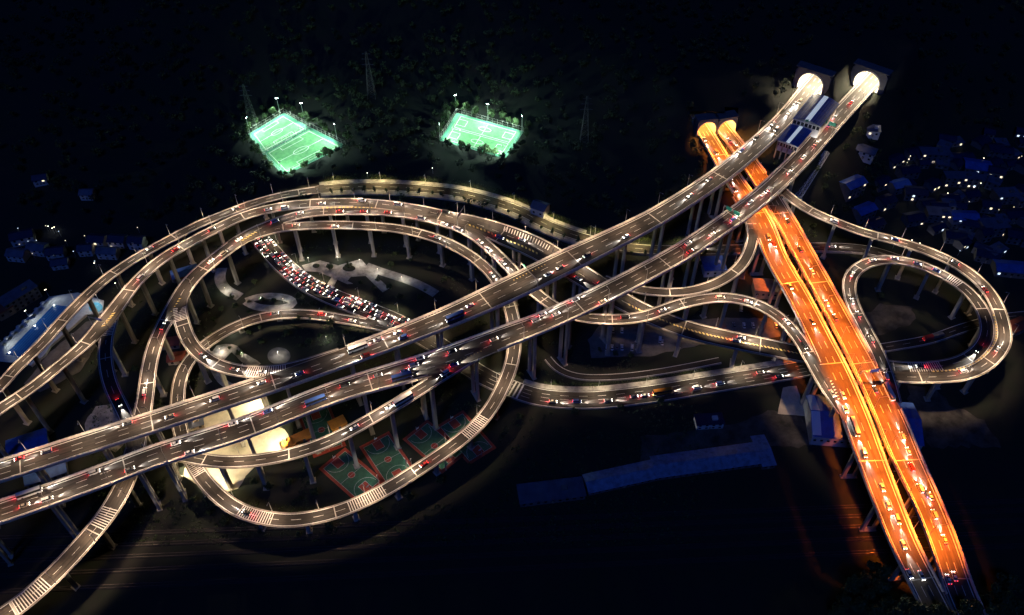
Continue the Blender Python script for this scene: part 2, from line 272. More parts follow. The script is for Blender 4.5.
align('Q', [(246, 222, 0.5, 13.5), (257, 234, 0.5, 13.5), (269, 249, 0.5, 13.5), (287, 268, 0.5, 13.5), (308, 284, 0.5, 13.5), (334, 297, 0.5, 13.5), (368, 310, 0.5, 13.5), (397, 322, 0.5, 13.5), (438, 345, 0.5, 13.5), (475, 371, 0.5, 13), (496, 382, 0.5, 12.5), (516, 390, 0.5, 12.5), (539, 397, 0.5, 12.5), (588, 400, 0.5, 12.5), (646, 394.5, 0.5, 12.5), (705, 385, 0.5, 12.5), (778, 373, 0.5, 12), (840, 362, 0.5, 11)], ground=True, phrase='crowded ground road', lanes=4)
align('SR', [(548, 358, 0.45, 5), (556, 368, 0.45, 5), (575, 376, 0.45, 5), (610, 377, 0.45, 5), (650, 373, 0.45, 5), (690, 366, 0.45, 5), (720, 360, 0.45, 5)], ground=True, phrase='narrow service road', lanes=1)
align('XR', [(880, 348, 0.45, 7), (930, 339, 0.45, 7), (962, 328, 0.45, 7), (1000, 318, 0.45, 7), (1060, 312, 0.45, 7)], ground=True, phrase='dark road inside the right loop', lanes=2)

# where a ramp runs into another deck it takes that deck's level, fading back to its own over 40 m
for b, par in (('F', 'E'), ('F', 'A'), ('G', 'E'), ('G', 'Q'), ('J', 'D'), ('J', 'E'), ('K', 'B'), ('K', 'E'), ('M', 'NL'), ('M', 'D'), ('L', 'NR'), ('L', 'D'), ('E', 'D'), ('E', 'NL'), ('D', 'NR'), ('C', 'CG')):
    rb, rp = ROADS[b], ROADS[par]; n = len(rb['P']); ins = np.zeros(n, bool); dz = np.zeros(n)
    for i in range(n):
        j, la, ov = near(rp, rb['P'][i])
        if abs(la) < rp['W'][j] / 2 + rb['W'][i] / 2 - 0.6 and abs(ov) < 4:
            d = rp['P'][j, 2] - rb['P'][i, 2]
            if abs(d) < 3.0: ins[i] = True; dz[i] = d - 0.05
    if not ins.any(): continue
    idx = np.where(ins)[0]; S = rb['S']
    for i in range(n):
        k = idx[np.argmin(np.abs(S[idx] - S[i]))]; rb['C'][i, 2] += dz[k] * math.exp(-(abs(S[k] - S[i]) / 40.0) ** 2)
    z = rb['C'][:, 2].copy()
    finish(rb)
ALL = list(ROADS.values())
def covered(xy, z, skip, margin=0.3, tol=1.6):
    """is this point of one deck's edge inside another deck at about the same level"""
    for r in ALL:
        if r['key'] == skip: continue
        j, la, ov = near(r, xy)
        if abs(la) < r['W'][j] / 2 - margin and abs(ov) < 3.0 and abs(r['P'][j, 2] - z) < tol: return True
    return False
def below_clear(xy, z, skip, rad=2.2):
    """can a pier stand here without piercing a lower deck or a ground road"""
    for r in ALL:
        if r['key'] == skip: continue
        j, la, ov = near(r, xy)
        if abs(la) < r['W'][j] / 2 + rad and abs(ov) < 4.0 and r['P'][j, 2] < z - 1.0: return False
    return True

# ================================================================== terrain
GX0, GX1, GY0, GY1, GS = -640, 640, 60, 1000, 5.0
gx = np.arange(GX0, GX1 + 1, GS); gy = np.arange(GY0, GY1 + 1, GS); NX, NY = len(gx), len(gy)
XX, YY = np.meshgrid(gx, gy); Z = np.zeros_like(XX); FIX = np.zeros(XX.shape, bool)
def inpoly(x, y, poly):
    r = np.zeros(np.shape(x), bool); n = len(poly)
    for i in range(n):
        x1, y1 = poly[i][:2]; x2, y2 = poly[(i + 1) % n][:2]
        c = ((y1 > y) != (y2 > y)) & (x < (x2 - x1) * (y - y1) / (y2 - y1 + 1e-12) + x1); r ^= c
    return r
BASIN = [at(u, v)[:2] for u, v in ((-250, 228), (130, 230), (240, 236), (330, 245), (440, 247), (540, 268), (620, 270), (720, 268), (800, 262), (850, 240), (872, 200), (890, 160), (960, 135), (1300, 140))] + [np.array([900, 0]), np.array([-900, 0])]
m = inpoly(XX, YY, BASIN); Z[m] = 0; FIX |= m
def fix_poly(poly, z): m = inpoly(XX, YY, poly); Z[m] = z; FIX[m] = True
def grow(poly, k):
    c = np.mean([p[:2] for p in poly], 0); return [c + (np.asarray(p[:2]) - c) * (1 + k / max(1, np.linalg.norm(np.asarray(p[:2]) - c))) for p in poly]
PITCHES = [[at(u, v, 24) for u, v in q] for q in (((253, 134), (283, 115.5), (306, 128.5), (265, 151)), ((267, 153), (309, 130), (341, 146), (286, 173)))] + [[at(u, v, 24) for u, v in ((444, 140), (459, 115), (519, 132), (503, 156))]]
for q in PITCHES: fix_poly(grow(q, 12), 23.9)
YY_road = None
for r in ALL:
    if not r['ground']: continue
    for i in range(0, len(r['P'])):
        p = r['P'][i]; w = r['W'][i] / 2 + 6.5
        m = ((XX - p[0]) ** 2 + (YY - p[1]) ** 2 < w * w) & ((Z < 0.01) if p[2] < 0.7 else np.ones_like(FIX))
        if p[2] > 0.7: Z[m] = p[2] - 0.75; FIX[m] = True
PORTALS = []
for k in ('A', 'B', 'NL', 'NR'):
    r = ROADS[k]; p, d = r['portal']; nrm = np.array([-d[1], d[0]]); s = (XX - p[0]) * d[0] + (YY - p[1]) * d[1]; l = (XX - p[0]) * nrm[0] + (YY - p[1]) * nrm[1]
    m = (s < 3) & (s > -26) & (np.abs(l) < r['W'][-1] / 2 + 7); Z[m] = p[2] - 1.4; FIX[m] = True
    PORTALS.append((k, p, d, s, l))
for k, p, d, s, l in PORTALS:
    m = (s >= 3) & (s < 45) & (np.abs(l) < 17); Z[m] = p[2] + 14 + 0.25 * (s[m] - 3); FIX[m] = True
# platform of the tunnel control building between the two main viaducts
PLAT = [at(u, v, 47)[:2] for u, v in ((783, 146), (812, 104), (842, 112), (815, 154))]; fix_poly(PLAT, 47.0)
Z[-1, :] = 190; FIX[-1, :] = True
free = ~FIX
Zi = np.maximum(0, (YY - 430) * 0.3); Z[free] = Zi[free]
for _ in range(900):
    Zp = np.pad(Z, 1, mode='edge'); A4 = 0.25 * (Zp[:-2, 1:-1] + Zp[2:, 1:-1] + Zp[1:-1, :-2] + Zp[1:-1, 2:]); Z[free] = A4[free]
dist_free = free.copy()
rough = sum(np.sin(XX * a + c) * np.cos(YY * b + c * 2) * h for a, b, c, h in ((0.021, 0.027, 1.0, 4.0), (0.053, 0.047, 2.3, 1.6), (0.11, 0.13, 0.4, 0.6)))
fr = free.astype(float)
for _ in range(12):
    fp = np.pad(fr, 1, mode='edge'); fr = np.minimum(free, 0.25 * (fp[:-2, 1:-1] + fp[2:, 1:-1] + fp[1:-1, :-2] + fp[1:-1, 2:]))
Z += rough * fr
mc = at(948, 640, 29); md = np.sqrt(((XX - mc[0]) / 62) ** 2 + ((YY - mc[1]) / 38) ** 2); mound = 27.5 * np.clip(1.35 - md, 0, 1) ** 1.2; mound = np.minimum(mound, 27.5); Z = np.maximum(Z, mound); FIX &= ~(mound > 0.5)
def ground_z(x, y):
    i = min(max((x - GX0) / GS, 0), NX - 1.001); j = min(max((y - GY0) / GS, 0), NY - 1.001); a, b = int(i), int(j); fx, fy = i - a, j - b
    return float((Z[b, a] * (1 - fx) + Z[b, a + 1] * fx) * (1 - fy) + (Z[b + 1, a] * (1 - fx) + Z[b + 1, a + 1] * fx) * fy)
skipcell = set()
for k, p, d, s, l in PORTALS:
    for j in range(NY - 1):
        for i in range(NX - 1):
            if abs(l[j, i]) < 22 and -8 < s[j, i] < 10:
                ss = [s[j, i], s[j, i + 1], s[j + 1, i], s[j + 1, i + 1]]; ll = [abs(l[j, i]), abs(l[j, i + 1]), abs(l[j + 1, i]), abs(l[j + 1, i + 1])]
                if min(ss) < 3 <= max(ss) and min(ll) < ROADS[k]['W'][-1] / 2 + 1.5: skipcell.add((i, j))
tb = MB(); tb.v = [(float(x), float(y), float(z)) for x, y, z in zip(XX.ravel(), YY.ravel(), Z.ravel())]
for j in range(NY - 1):
    for i in range(NX - 1):
        if (i, j) in skipcell: continue
        a = j * NX + i; tb.f.append((a, a + 1, a + 1 + NX, a + NX)); tb.m.append(0)
terrain = tb.build('terrain', 'ground', smooth=True); tag(terrain, 'dark wooded hillside and valley floor under the interchange', kind='structure')
# the plain beyond the modelled valley
fb = MB(); fb.add([(-2600, -1500, -0.6), (2600, -1500, -0.6), (2600, GY0 + 1, -0.6), (-2600, GY0 + 1, -0.6)], [(0, 1, 2, 3)])
for sx in (-1, 1): fb.add([(sx * 639, GY0 + 1, -0.6), (sx * 2600, GY0 + 1, -0.6), (sx * 2600, 3000, -0.6), (sx * 639, 3000, -0.6)], [(0, 1, 2, 3) if sx > 0 else (3, 2, 1, 0)])
tag(fb.build('ground', 'ground'), 'dark ground reaching away beyond the valley', kind='structure')

# ================================================================== viaducts, ramps and ground roads
def ribbon(r, lat0, lat1, z, i0=0, i1=None, mb=None):
    """flat strip along a road between two lateral offsets given as arrays or numbers"""
    i1 = len(r['P']) - 1 if i1 is None else i1
    idx = np.arange(i0, i1 + 1); a = np.broadcast_to(lat0, len(r['P']))[idx]; b = np.broadcast_to(lat1, len(r['P']))[idx]
    P = r['P'][idx]; N = r['N'][idx]; L = P + N * a[:, None]; Q = P + N * b[:, None]; L[:, 2] += z; Q[:, 2] += z
    mb = mb or MB(); n0 = len(mb.v)
    for k in range(len(idx)): mb.v += [tuple(L[k]), tuple(Q[k])]
    up = (np.mean(a) > np.mean(b))
    for k in range(len(idx) - 1):
        f = (n0 + 2 * k, n0 + 2 * k + 1, n0 + 2 * k + 3, n0 + 2 * k + 2); mb.f.append(f if up else f[::-1]); mb.m.append(0)
    return mb
def sample(r, s):
    s = min(max(s, 0), r['S'][-1]); f = lambda A: np.array([np.interp(s, r['S'], A[:, k]) for k in range(A.shape[1])])
    return f(r['P']), f(r['T']), f(r['N']), float(np.interp(s, r['S'], r['W']))
def strip(mb, r, s0, s1, l0, l1, z, n=2):
    pts = []
    for k in range(n):
        p, t, nn, w = sample(r, s0 + (s1 - s0) * k / (n - 1)); pts.append((p + nn * l0 + [0, 0, z], p + nn * l1 + [0, 0, z]))
    b = len(mb.v)
    for a, c in pts: mb.v += [tuple(a), tuple(c)]
    for k in range(n - 1):
        f = (b + 2 * k, b + 2 * k + 1, b + 2 * k + 3, b + 2 * k + 2); mb.f.append(f if l0 > l1 else f[::-1]); mb.m.append(0)
def runs(flags):
    out = []; s = None
    for i, f in enumerate(flags):
        if f and s is None: s = i
        if not f and s is not None:
            if i - s >= 3: out.append((s, i - 1))
            s = None
    if s is not None and len(flags) - s >= 3: out.append((s, len(flags) - 1))
    return out
LABEL = dict(
    A='upper of two wide straight main viaducts, from left edge to left white tunnel mouth',
    B='lower of two wide straight main viaducts, from left edge to right white tunnel mouth',
    NL='left orange-lit bridge carriageway running down from the left orange tunnel mouth',
    NR='right orange-lit bridge carriageway running down from the right orange tunnel mouth',
    C='outermost narrow ramp arching up from the left edge to the hillside road',
    D='long ramp from the left edge under the main viaducts around the large right loop',
    E='ramp from the lower left corner curving over the top and down to the orange bridge',
    F='small inner loop ramp at left joining the upper main viaduct from above',
    G='low spiral ramp circling beneath both main viaducts and past the basketball courts',
    J='dark blue connector ramp between the two left ramps above the main viaducts',
    K='slender ramp peeling off below the lower main viaduct toward the left',
    M='short pale hooked ramp curling left of the orange bridge above the blue-roofed hut',
    L='inner loop ramp at right beside the orange bridge, joining the outer loop',
    CG='tree-lined hillside road behind the interchange', Q='ground road crowded with queuing cars under the viaducts', SR='narrow service road', XR='dark ground road inside the right loop')
def spos(key, u, v):
    """distance along a road and lateral offset of a surveyed point lying on its deck"""
    r = ROADS[key]; z = r['P'][:, 2].mean()
    best = None
    for _ in range(5):
        q = at(u, v, z); i, la, ov = near(r, q); z = r['P'][i, 2]
    return r['S'][i] + ov, la
layer = 0
for r in ALL:
    key = r['key']; P, N, T, W, S = r['P'], r['N'], r['T'], r['W'], r['S']; n = len(P); hw = W / 2; layer += 1
    main = r.get('main'); orange = r.get('orange'); ground = r['ground']; dz = 0.004 * (layer % 8)
    if ground:
        root = empty('road', (0, 0, 0)); tag(root, LABEL[key], kind='structure')
    else:
        root = empty('viaduct' if (main or orange) else 'elevated_ramp', (0, 0, 0)); tag(root, LABEL[key], 'viaduct' if (main or orange) else 'ramp', 'elevated roads of the interchange')
    sin = S - (S[-1] - (60 if main else 50)) if (main or orange) else S * 0 - 1     # > 0 inside the tunnel
    # --- girder or road bed
    if ground: sec = lambda h: [(-h, 0), (-h - 0.6, -1.2), (h + 0.6, -1.2), (h, 0)]
    elif main or orange: sec = lambda h: [(-h, 0), (-h, -0.35), (-h * 0.62, -0.75), (-h * 0.5, -2.6), (h * 0.5, -2.6), (h * 0.62, -0.75), (h, -0.35), (h, 0)]
    else: sec = lambda h: [(-h, 0), (-h, -0.3), (-h * 0.6, -0.6), (-h * 0.48, -1.9), (h * 0.48, -1.9), (h * 0.6, -0.6), (h, -0.3), (h, 0)]
    g = MB(); g.sweep([[P[i] + N[i] * a + np.array([0, 0, b - 0.05]) for a, b in sec(hw[i])] for i in range(n)])
    g.build('road_bed' if ground else 'girder', 'concrete', root)
    # --- asphalt with metre UVs
    par = 0.55 if not ground else 0.0
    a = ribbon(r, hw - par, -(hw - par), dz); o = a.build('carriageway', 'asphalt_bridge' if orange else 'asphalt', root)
    uvl = o.data.uv_layers.new(name='UVMap'); off = layer * 37.0
    loopv = np.empty(len(o.data.loops), int); o.data.loops.foreach_get('vertex_index', loopv)
    uvs = np.stack([np.where(loopv % 2 == 0, np.repeat(hw, 2)[loopv], -np.repeat(hw, 2)[loopv]) + off, np.repeat(S, 2)[loopv]], 1).astype(np.float32); uvl.data.foreach_set('uv', uvs.ravel())
    # --- parapets or kerbs, left out where decks run together
    for sd in (1, -1):
        flags = [(not covered(P[i] + N[i] * sd * (hw[i] - 0.2), P[i][2], key, -0.7)) and sin[i] < -1 for i in range(n)]
        if key in ('XR', 'SR') and sd: flags = [False] * n if key == 'XR' else flags
        for i0, i1 in runs(flags):
            pb = MB(); rg = []
            for i in range(i0, i1 + 1):
                e = P[i] + N[i] * sd * hw[i]; q = -N[i] * sd; zz = np.array([0, 0, 1.0])
                if ground: prof = [(-0.15, -0.3), (-0.15, 0.14), (0.2, 0.14), (0.2, -0.3)]
                elif main or orange: prof = [(-0.12, -0.5), (-0.12, 0.85), (0.4, 0.85), (0.48, 0.4), (0.62, 0.12), (0.62, 0.0)]
                else: prof = [(-0.06, -0.5), (-0.06, 0.75), (0.22, 0.75), (0.28, 0.35), (0.46, 0.1), (0.46, 0.0)]
                prof = prof if sd < 0 else prof[::-1]
                rg.append([e + q * x + zz * y for x, y in prof])
            pb.sweep(rg); pb.build('kerb' if ground else 'parapet', 'parapet_concrete', root)
            if not ground:
                rb = MB(); rails = []
                for hgt in (1.0, 1.25):
                    rails = [[P[i] + N[i] * sd * (hw[i] - 0.08 + dx) + np.array([0, 0, hgt + dy]) for dx, dy in ((-0.09, -0.06), (0.09, -0.06), (0.09, 0.06), (-0.09, 0.06))] for i in range(i0, i1 + 1)]
                    rb.sweep(rails)
                s = S[i0]
                while s < S[i1]:
                    p, t, nn, w = sample(r, s); c = p + nn * sd * (w / 2 - 0.08); ang = math.atan2(t[1], t[0])
                    rb.box((0, 0, 0), (0.6, 0.34, 0.66) if (main or orange) else (0.3, 0.2, 0.62), Matrix.Translation(Vector(c) + Vector((0, 0, 1.03))) @ Matrix.Rotation(ang, 4, 'Z')); s += 2.7 if (main or orange) else 2.0
                tag(rb.build('railing', 'rail_steel', root), kind='stuff')
    # --- pavements beside the ground roads
    if key in ('CG', 'Q'):
        for sd in (1, -1):
            if key == 'Q' and sd < 0: continue
            pv = MB(); d = lambda i, x: P[i] + N[i] * sd * (hw[i] + x)
            i0 = 0 if key == 'CG' else int(np.argmin(np.abs(S - spos('Q', 520, 391)[0]))); wd = 3.4 if sd > 0 else 4.2
            for i_a, i_b in runs([i >= i0 and (key == 'Q' or P[i][0] < at(585, 237, 10)[0]) and below_clear(d(i, 2), P[i][2] + 0.9, key, 0.3) for i in range(n)]):
                pv.sweep([[d(i, a) + np.array([0, 0, b]) for a, b in ((((0.25, -1.0), (0.25, 0.12), (wd, 0.12), (wd, -1.0))) if sd < 0 else ((wd, -1.0), (wd, 0.12), (0.25, 0.12), (0.25, -1.0)))] for i in range(i_a, i_b + 1)])
            pv.build('pavement', 'plaza', root)
    # --- painted lines
    zp = dz + 0.012; lm = MB(); ym = MB()
    lines = []
    for sd in (1, -1):
        inset = 0.55 + (1.1 if (main or orange) else 0.45) if not ground else 0.5
        flags = [not covered(P[i] + N[i] * sd * (hw[i] - inset), P[i][2], key, 0.0) for i in range(n)]
        for i0, i1 in runs(flags): ribbon(r, sd * (hw - inset) + 0.19, sd * (hw - inset) - 0.19, zp, i0, i1, lm)
    lanes = r['lanes']
    if lanes > 1:
        inset = 0.55 + (1.1 if (main or orange) else 0.45)
        for k in range(1, lanes):
            fr_ = -1 + 2 * k / lanes; s = 4.0
            while s < S[-1] - 6:
                p, t, nn, w = sample(r, s + 3); la = fr_ * (w / 2 - inset)
                if not (key in ('D', 'E', 'L', 'G', 'F', 'J', 'K') and covered(p + nn * la, p[2], key, 1.2)):
                    strip(lm, r, s, s + 5.0, la + 0.085, la - 0.085, zp, 3)
                s += 11.0
    lm.build('lane_marking', 'paint_white', root)
    r['root'] = root; r['zp'] = zp
    if ground: continue
    # --- expansion joints
    step = 62 if (main or orange) else 44; s = 17 + (hash_ := (ord(key[0]) * 7) % 23)
    while s < S[-1] - (70 if (main or orange) else 8):
        p, t, nn, w = sample(r, s)
        if not covered(p, p[2], key):
            jb = MB(); strip(jb, r, s, s + 0.55, w / 2 - 0.5, -w / 2 + 0.5, zp + 0.006); jb.build('expansion_joint', 'joint_steel', root)
        s += step
    # --- piers
    step = 31 if (main or orange) else 24; s = 10 + (ord(key[-1]) * 5) % 13
    while s < S[-1] - (64 if main else 54 if orange else 6):
        for ds in (0, 5, -5, 9, -9):
            p, t, nn, w = sample(r, s + ds); gz = ground_z(p[0], p[1]); top = p[2] - (2.66 if (main or orange) else 1.96)
            if top - gz < 2.0 or covered(p, p[2], key, 0.0, 1.2): continue
            cols = (-w * 0.2, w * 0.2) if (main or orange or w > 12.5) else (0.0,)
            if not all(below_clear(p + nn * c, p[2], key) for c in cols): continue
            ang = math.atan2(t[1], t[0]); M = Matrix.Translation(Vector((p[0], p[1], 0))) @ Matrix.Rotation(ang, 4, 'Z')
            pb = MB(); bw = 1.5 if len(cols) == 2 else 1.9
            for c in cols:
                sx, sy = bw, bw * 1.15
                sq = lambda kx, ky, z: [Vector((a * kx / 2, c + b * ky / 2, z)) for a, b in ((-1, -1), (-0.7, -1.12), (0.7, -1.12), (1, -1), (1, 1), (0.7, 1.12), (-0.7, 1.12), (-1, 1))]
                ring = [sq(sx, sy, gz - 0.8), sq(sx, sy, top - 2.6), sq(sx, sy * (1.25 if len(cols) == 2 else 1.9), top)]
                pb.sweep([[M @ q for q in rr] for rr in ring])
            if len(cols) == 2: pb.box((0, 0, top - 5.5), (bw * 0.7, w * 0.4, 1.1), M)
            pb.box((0, 0, gz + 0.1), (bw * 1.7, (w * 0.4 if len(cols) == 2 else 0) + bw * 1.9, 0.9), M)
            pb.build('pier', 'pier_concrete', root); break
        s += step
def bars(key, u0, v0, u1, v1, pitch=1.25, width=0.42, lat=None, matn='paint_white', name='rumble_strip', skew=0.0):
    r = ROADS[key]; s0, _ = spos(key, u0, v0); s1, _ = spos(key, u1, v1); s0, s1 = min(s0, s1), max(s0, s1); mb = MB(); s = s0
    while s < s1:
        p, t, nn, w = sample(r, s); a, b = (w / 2 - 1.1, -w / 2 + 1.1) if lat is None else (lat(w) if callable(lat) else lat)
        if skew:
            q0 = p + nn * a; q1 = p + nn * b + t * skew; z = np.array([0, 0, r['zp'] + 0.004])
            mb.add([q0 + z, q1 + z, q1 + t * width + z, q0 + t * width + z], [(0, 1, 2, 3)])
        else: strip(mb, r, s, s + width, a, b, r['zp'] + 0.004)
        s += pitch
    mb.build(name, matn, r['root'])
for a in (('G', 240, 511, 272, 519), ('G', 349, 506, 384, 490), ('G', 466, 436, 484, 417), ('E', 97, 527, 111, 507), ('E', 12, 609, 45, 581), ('F', 245, 373, 287, 369), ('F', 178, 308, 183, 320), ('L', 909, 367, 941, 366), ('L', 948, 277, 961, 285), ('J', 111, 322, 107, 336), ('G', 189, 461, 200, 474)): bars(*a)
bars('E', 322, 211, 458, 226, 2.6, 1.3, lambda w: (w / 2 - 0.2, w / 2 - 1.5), 'paint_yellow', 'yellow_divider_marking')
bars('D', 470, 222, 540, 250, 2.8, 1.4, lambda w: (-w * 0.16, -w * 0.16 - 1.4), 'paint_yellow', 'yellow_divider_marking', 1.0)
bars('D', 500, 232, 545, 252, 1.9, 0.5, lambda w: (w * 0.36, w * 0.14), 'paint_white', 'chevron_marking', 1.2)
bars('D', 628, 304, 796, 353, 2.2, 1.1, lambda w: (0.5, -0.7), 'paint_yellow', 'yellow_divider_marking', 1.0)
bars('D', 935, 377, 1001, 315, 2.4, 1.2, lambda w: (w / 2 - 0.1, w / 2 - 1.0), 'paint_yellow', 'yellow_divider_marking')
bars('B', 449, 371, 482, 354, 2.0, 0.8, lambda w: (-w / 2 + 4.6, -w / 2 + 3.2), 'paint_yellow', 'chevron_marking', 1.5)
bars('A', 424, 319, 440, 312, 2.0, 0.8, lambda w: (w / 2 - 0.8, w / 2 - 2.6), 'paint_white', 'chevron_marking', 1.5)
bars('A', 512, 279, 545, 262, 2.2, 0.9, lambda w: (w / 2 - 3.6, w / 2 - 5.2), 'paint_yellow', 'chevron_marking', 1.5)
bars('NL', 826, 380, 838, 400, 2.0, 0.8, lambda w: (w / 2 - 2.2, w / 2 - 4.6), 'paint_white', 'chevron_marking', 1.6)
bars('D', 103, 327, 112, 312, 2.0, 0.8, lambda w: (-w / 2 + 5.2, -w / 2 + 3.6), 'paint_yellow', 'chevron_marking', 1.2)
bars('E', 172, 312, 180, 297, 2.0, 0.8, lambda w: (-w / 2 + 5.4, -w / 2 + 3.6), 'paint_yellow', 'chevron_marking', 1.2)
bars('E', 240, 240, 254, 231, 2.0, 0.8, lambda w: (-w / 2 + 5.0, -w / 2 + 3.4), 'paint_yellow', 'chevron_marking', 1.2)
bars('Q', 504, 386, 520, 391, 2.4, 1.0, lambda w: (w / 2 - 0.8, -w / 2 + 0.8), 'paint_white', 'zebra_crossing')

# ================================================================== tunnels
def arch(w, h, n=14):
    """opening outline from left foot over the crown to the right foot"""
    return [(-w / 2 * math.cos(math.pi * k / n) , max(0.0, h * 0.30) + (h * 0.70) * math.sin(math.pi * k / n)) for k in range(n + 1)]
def tunnel(key, label, width, lit, power, hw_w, hw_h):
    r = ROADS[key]; p, d = r['portal']; root = empty('tunnel_portal', (p[0], p[1], p[2]), math.atan2(d[1], d[0]) - math.pi / 2); tag(root, label, 'tunnel', 'tunnel mouths')
    hgt = width * 0.72; ar = [(-width / 2, -0.9)] + arch(width, hgt) + [(width / 2, -0.9)]; n = len(ar)
    outer = []
    for x, z in ar:                                   # outer frame point for every arch point
        if z <= 0: outer.append((math.copysign(hw_w / 2, x), -1.2)); continue
        a = math.atan2(z, x); c, s = math.cos(a), math.sin(a); k = min(hw_w / 2 / max(abs(c), 1e-6), hw_h / max(s, 1e-6)); outer.append((c * k, s * k))
    hb = MB(); dep = 7.5
    for y, flip in ((0, False), (dep, True)):
        b = len(hb.v)
        for (x, z), (X, Zz) in zip(ar, outer): hb.v += [(x, y, z), (X, y, Zz)]
        for k in range(n - 1):
            f = (b + 2 * k, b + 2 * k + 1, b + 2 * k + 3, b + 2 * k + 2); hb.f.append(f if not flip else f[::-1]); hb.m.append(0)
    m2 = 2 * n
    for k in range(n - 1): hb.f.append((2 * k + 1, m2 + 2 * k + 1, m2 + 2 * k + 3, 2 * k + 3)); hb.m.append(0)
    hb.build('headwall', 'wall_grey', root)
    cb = MB(); cb.box((0, dep / 2, hw_h + 0.35), (hw_w + 0.8, dep + 0.6, 0.7)); cb.build('coping', 'wall_grey', root)
    rb = MB(); rg = []
    for y in (-0.25, 0.35):
        for k in (1.0, 1.07): rg.append([(x * k, y, z * k) for x, z in ar])
    rb.sweep([rg[0], rg[1], rg[3], rg[2], rg[0]], closed=False); rb.build('arch_ring', 'tunnel_lining', root)
    lb = MB(); lb.sweep([[(x * 0.999, y, z) for x, z in ar] for y in (0.36, 20, 40, 58)], closed=True, caps=False)
    b = len(lb.v); lb.v += [(x, 58, z) for x, z in ar]; lb.f.append(tuple(range(b, b + n))); lb.m.append(0); lb.build('lining', 'tunnel_lining', root)
    ld = bpy.data.lights.get('tunnel_' + lit) or bpy.data.lights.new('tunnel_' + lit, 'POINT'); ld.energy = power * 4; ld.color = (1.0, 0.84, 0.58) if lit == 'warm' else (1.0, 0.34, 0.06); ld.shadow_soft_size = 0.8
    for y in (3.5, 10, 20, 36):
        for x in (-2.2, 2.2):
            f = MB(); f.box((x, y, hgt * 0.965), (0.5, 1.6, 0.22)); o = f.build('ceiling_lamp', 'lamp_lens' if lit == 'warm' else 'lamp_lens_orange', root)
        lo = bpy.data.objects.new('tunnel_light', ld); COL.objects.link(lo); lo.parent = root; lo.location = (0, y, hgt * 0.8)
tunnel('A', 'left pale tunnel mouth on the hillside, glowing white, end of upper main viaduct', 18, 'warm', 9000, 26, 15)
tunnel('B', 'right pale tunnel mouth on the hillside, glowing white, end of lower main viaduct', 18, 'warm', 9000, 26, 15)
tunnel('NL', 'left of the two orange glowing tunnel mouths at head of orange bridge', 13.4, 'orange', 7000, 14.8, 11.5)
tunnel('NR', 'right of the two orange glowing tunnel mouths at head of orange bridge', 13.4, 'orange', 7000, 14.8, 11.5)

# ================================================================== street lamps
def lamp_proto(name, hgt, arm, color, power, lens, double=False, cone=84, long=2.6, blend=0.6, tilt=8):
    root = empty(name)
    MB().tube((0, 0, 0), (0, 0, hgt), 0.13, 0.08, 6).box((0, 0, 0.12), (0.4, 0.4, 0.24)).build('pole', 'pole_steel', root)
    ld = bpy.data.lights.new(name + '_light', 'SPOT'); ld.energy = power; ld.color = color; ld.spot_size = R(cone); ld.spot_blend = blend; ld.shadow_soft_size = 0.35
    for sg in ((1, -1) if double else (1,)):
        MB().tube((0, 0, hgt - 0.15), (0, sg * arm, hgt + 0.35), 0.06, 0.05, 5).build('arm', 'pole_steel', root)
        o = MB().box((0, sg * (arm + 0.35), hgt + 0.36), (0.34, 1.0, 0.16), taper=0.7).build('lamp_head', 'pole_steel', root)
        MB().box((0, sg * (arm + 0.35), hgt + 0.262), (0.24, 0.8, 0.03)).build('lens', lens, o)
        lo = bpy.data.objects.new('lamp_light', ld); COL.objects.link(lo); lo.parent = root; lo.location = (0, sg * (arm + 0.35), hgt + 0.1); lo.rotation_euler = (R(tilt * sg), 0, 0); lo.scale = (long, 1, 1)
    return root
WARM = (1.0, 0.70, 0.45); YEL = (1.0, 0.78, 0.36); ORA = (1.0, 0.185, 0.014)
PW = 4.4
protos = dict(main=lamp_proto('street_lamp', 10.0, 2.0, WARM, 2900 * PW, 'lamp_lens', cone=98, long=2.2),
              ramp=lamp_proto('street_lamp', 8.0, 1.5, WARM, 2500 * PW, 'lamp_lens'),
              bright=lamp_proto('street_lamp', 8.0, 1.5, WARM, 3600 * PW, 'lamp_lens'),
              ground=lamp_proto('street_lamp', 8.5, 1.8, YEL, 2600 * PW, 'lamp_lens', cone=120, long=1.3),
              plain=lamp_proto('street_lamp', 8.5, 1.8, (1.0, 0.78, 0.5), 1500 * PW, 'lamp_lens', cone=116, long=1.4),
              orange=lamp_proto('street_lamp', 12.0, 4.2, ORA, 22000 * PW, 'lamp_lens_orange', cone=82, long=2.1, tilt=3))
used = set()
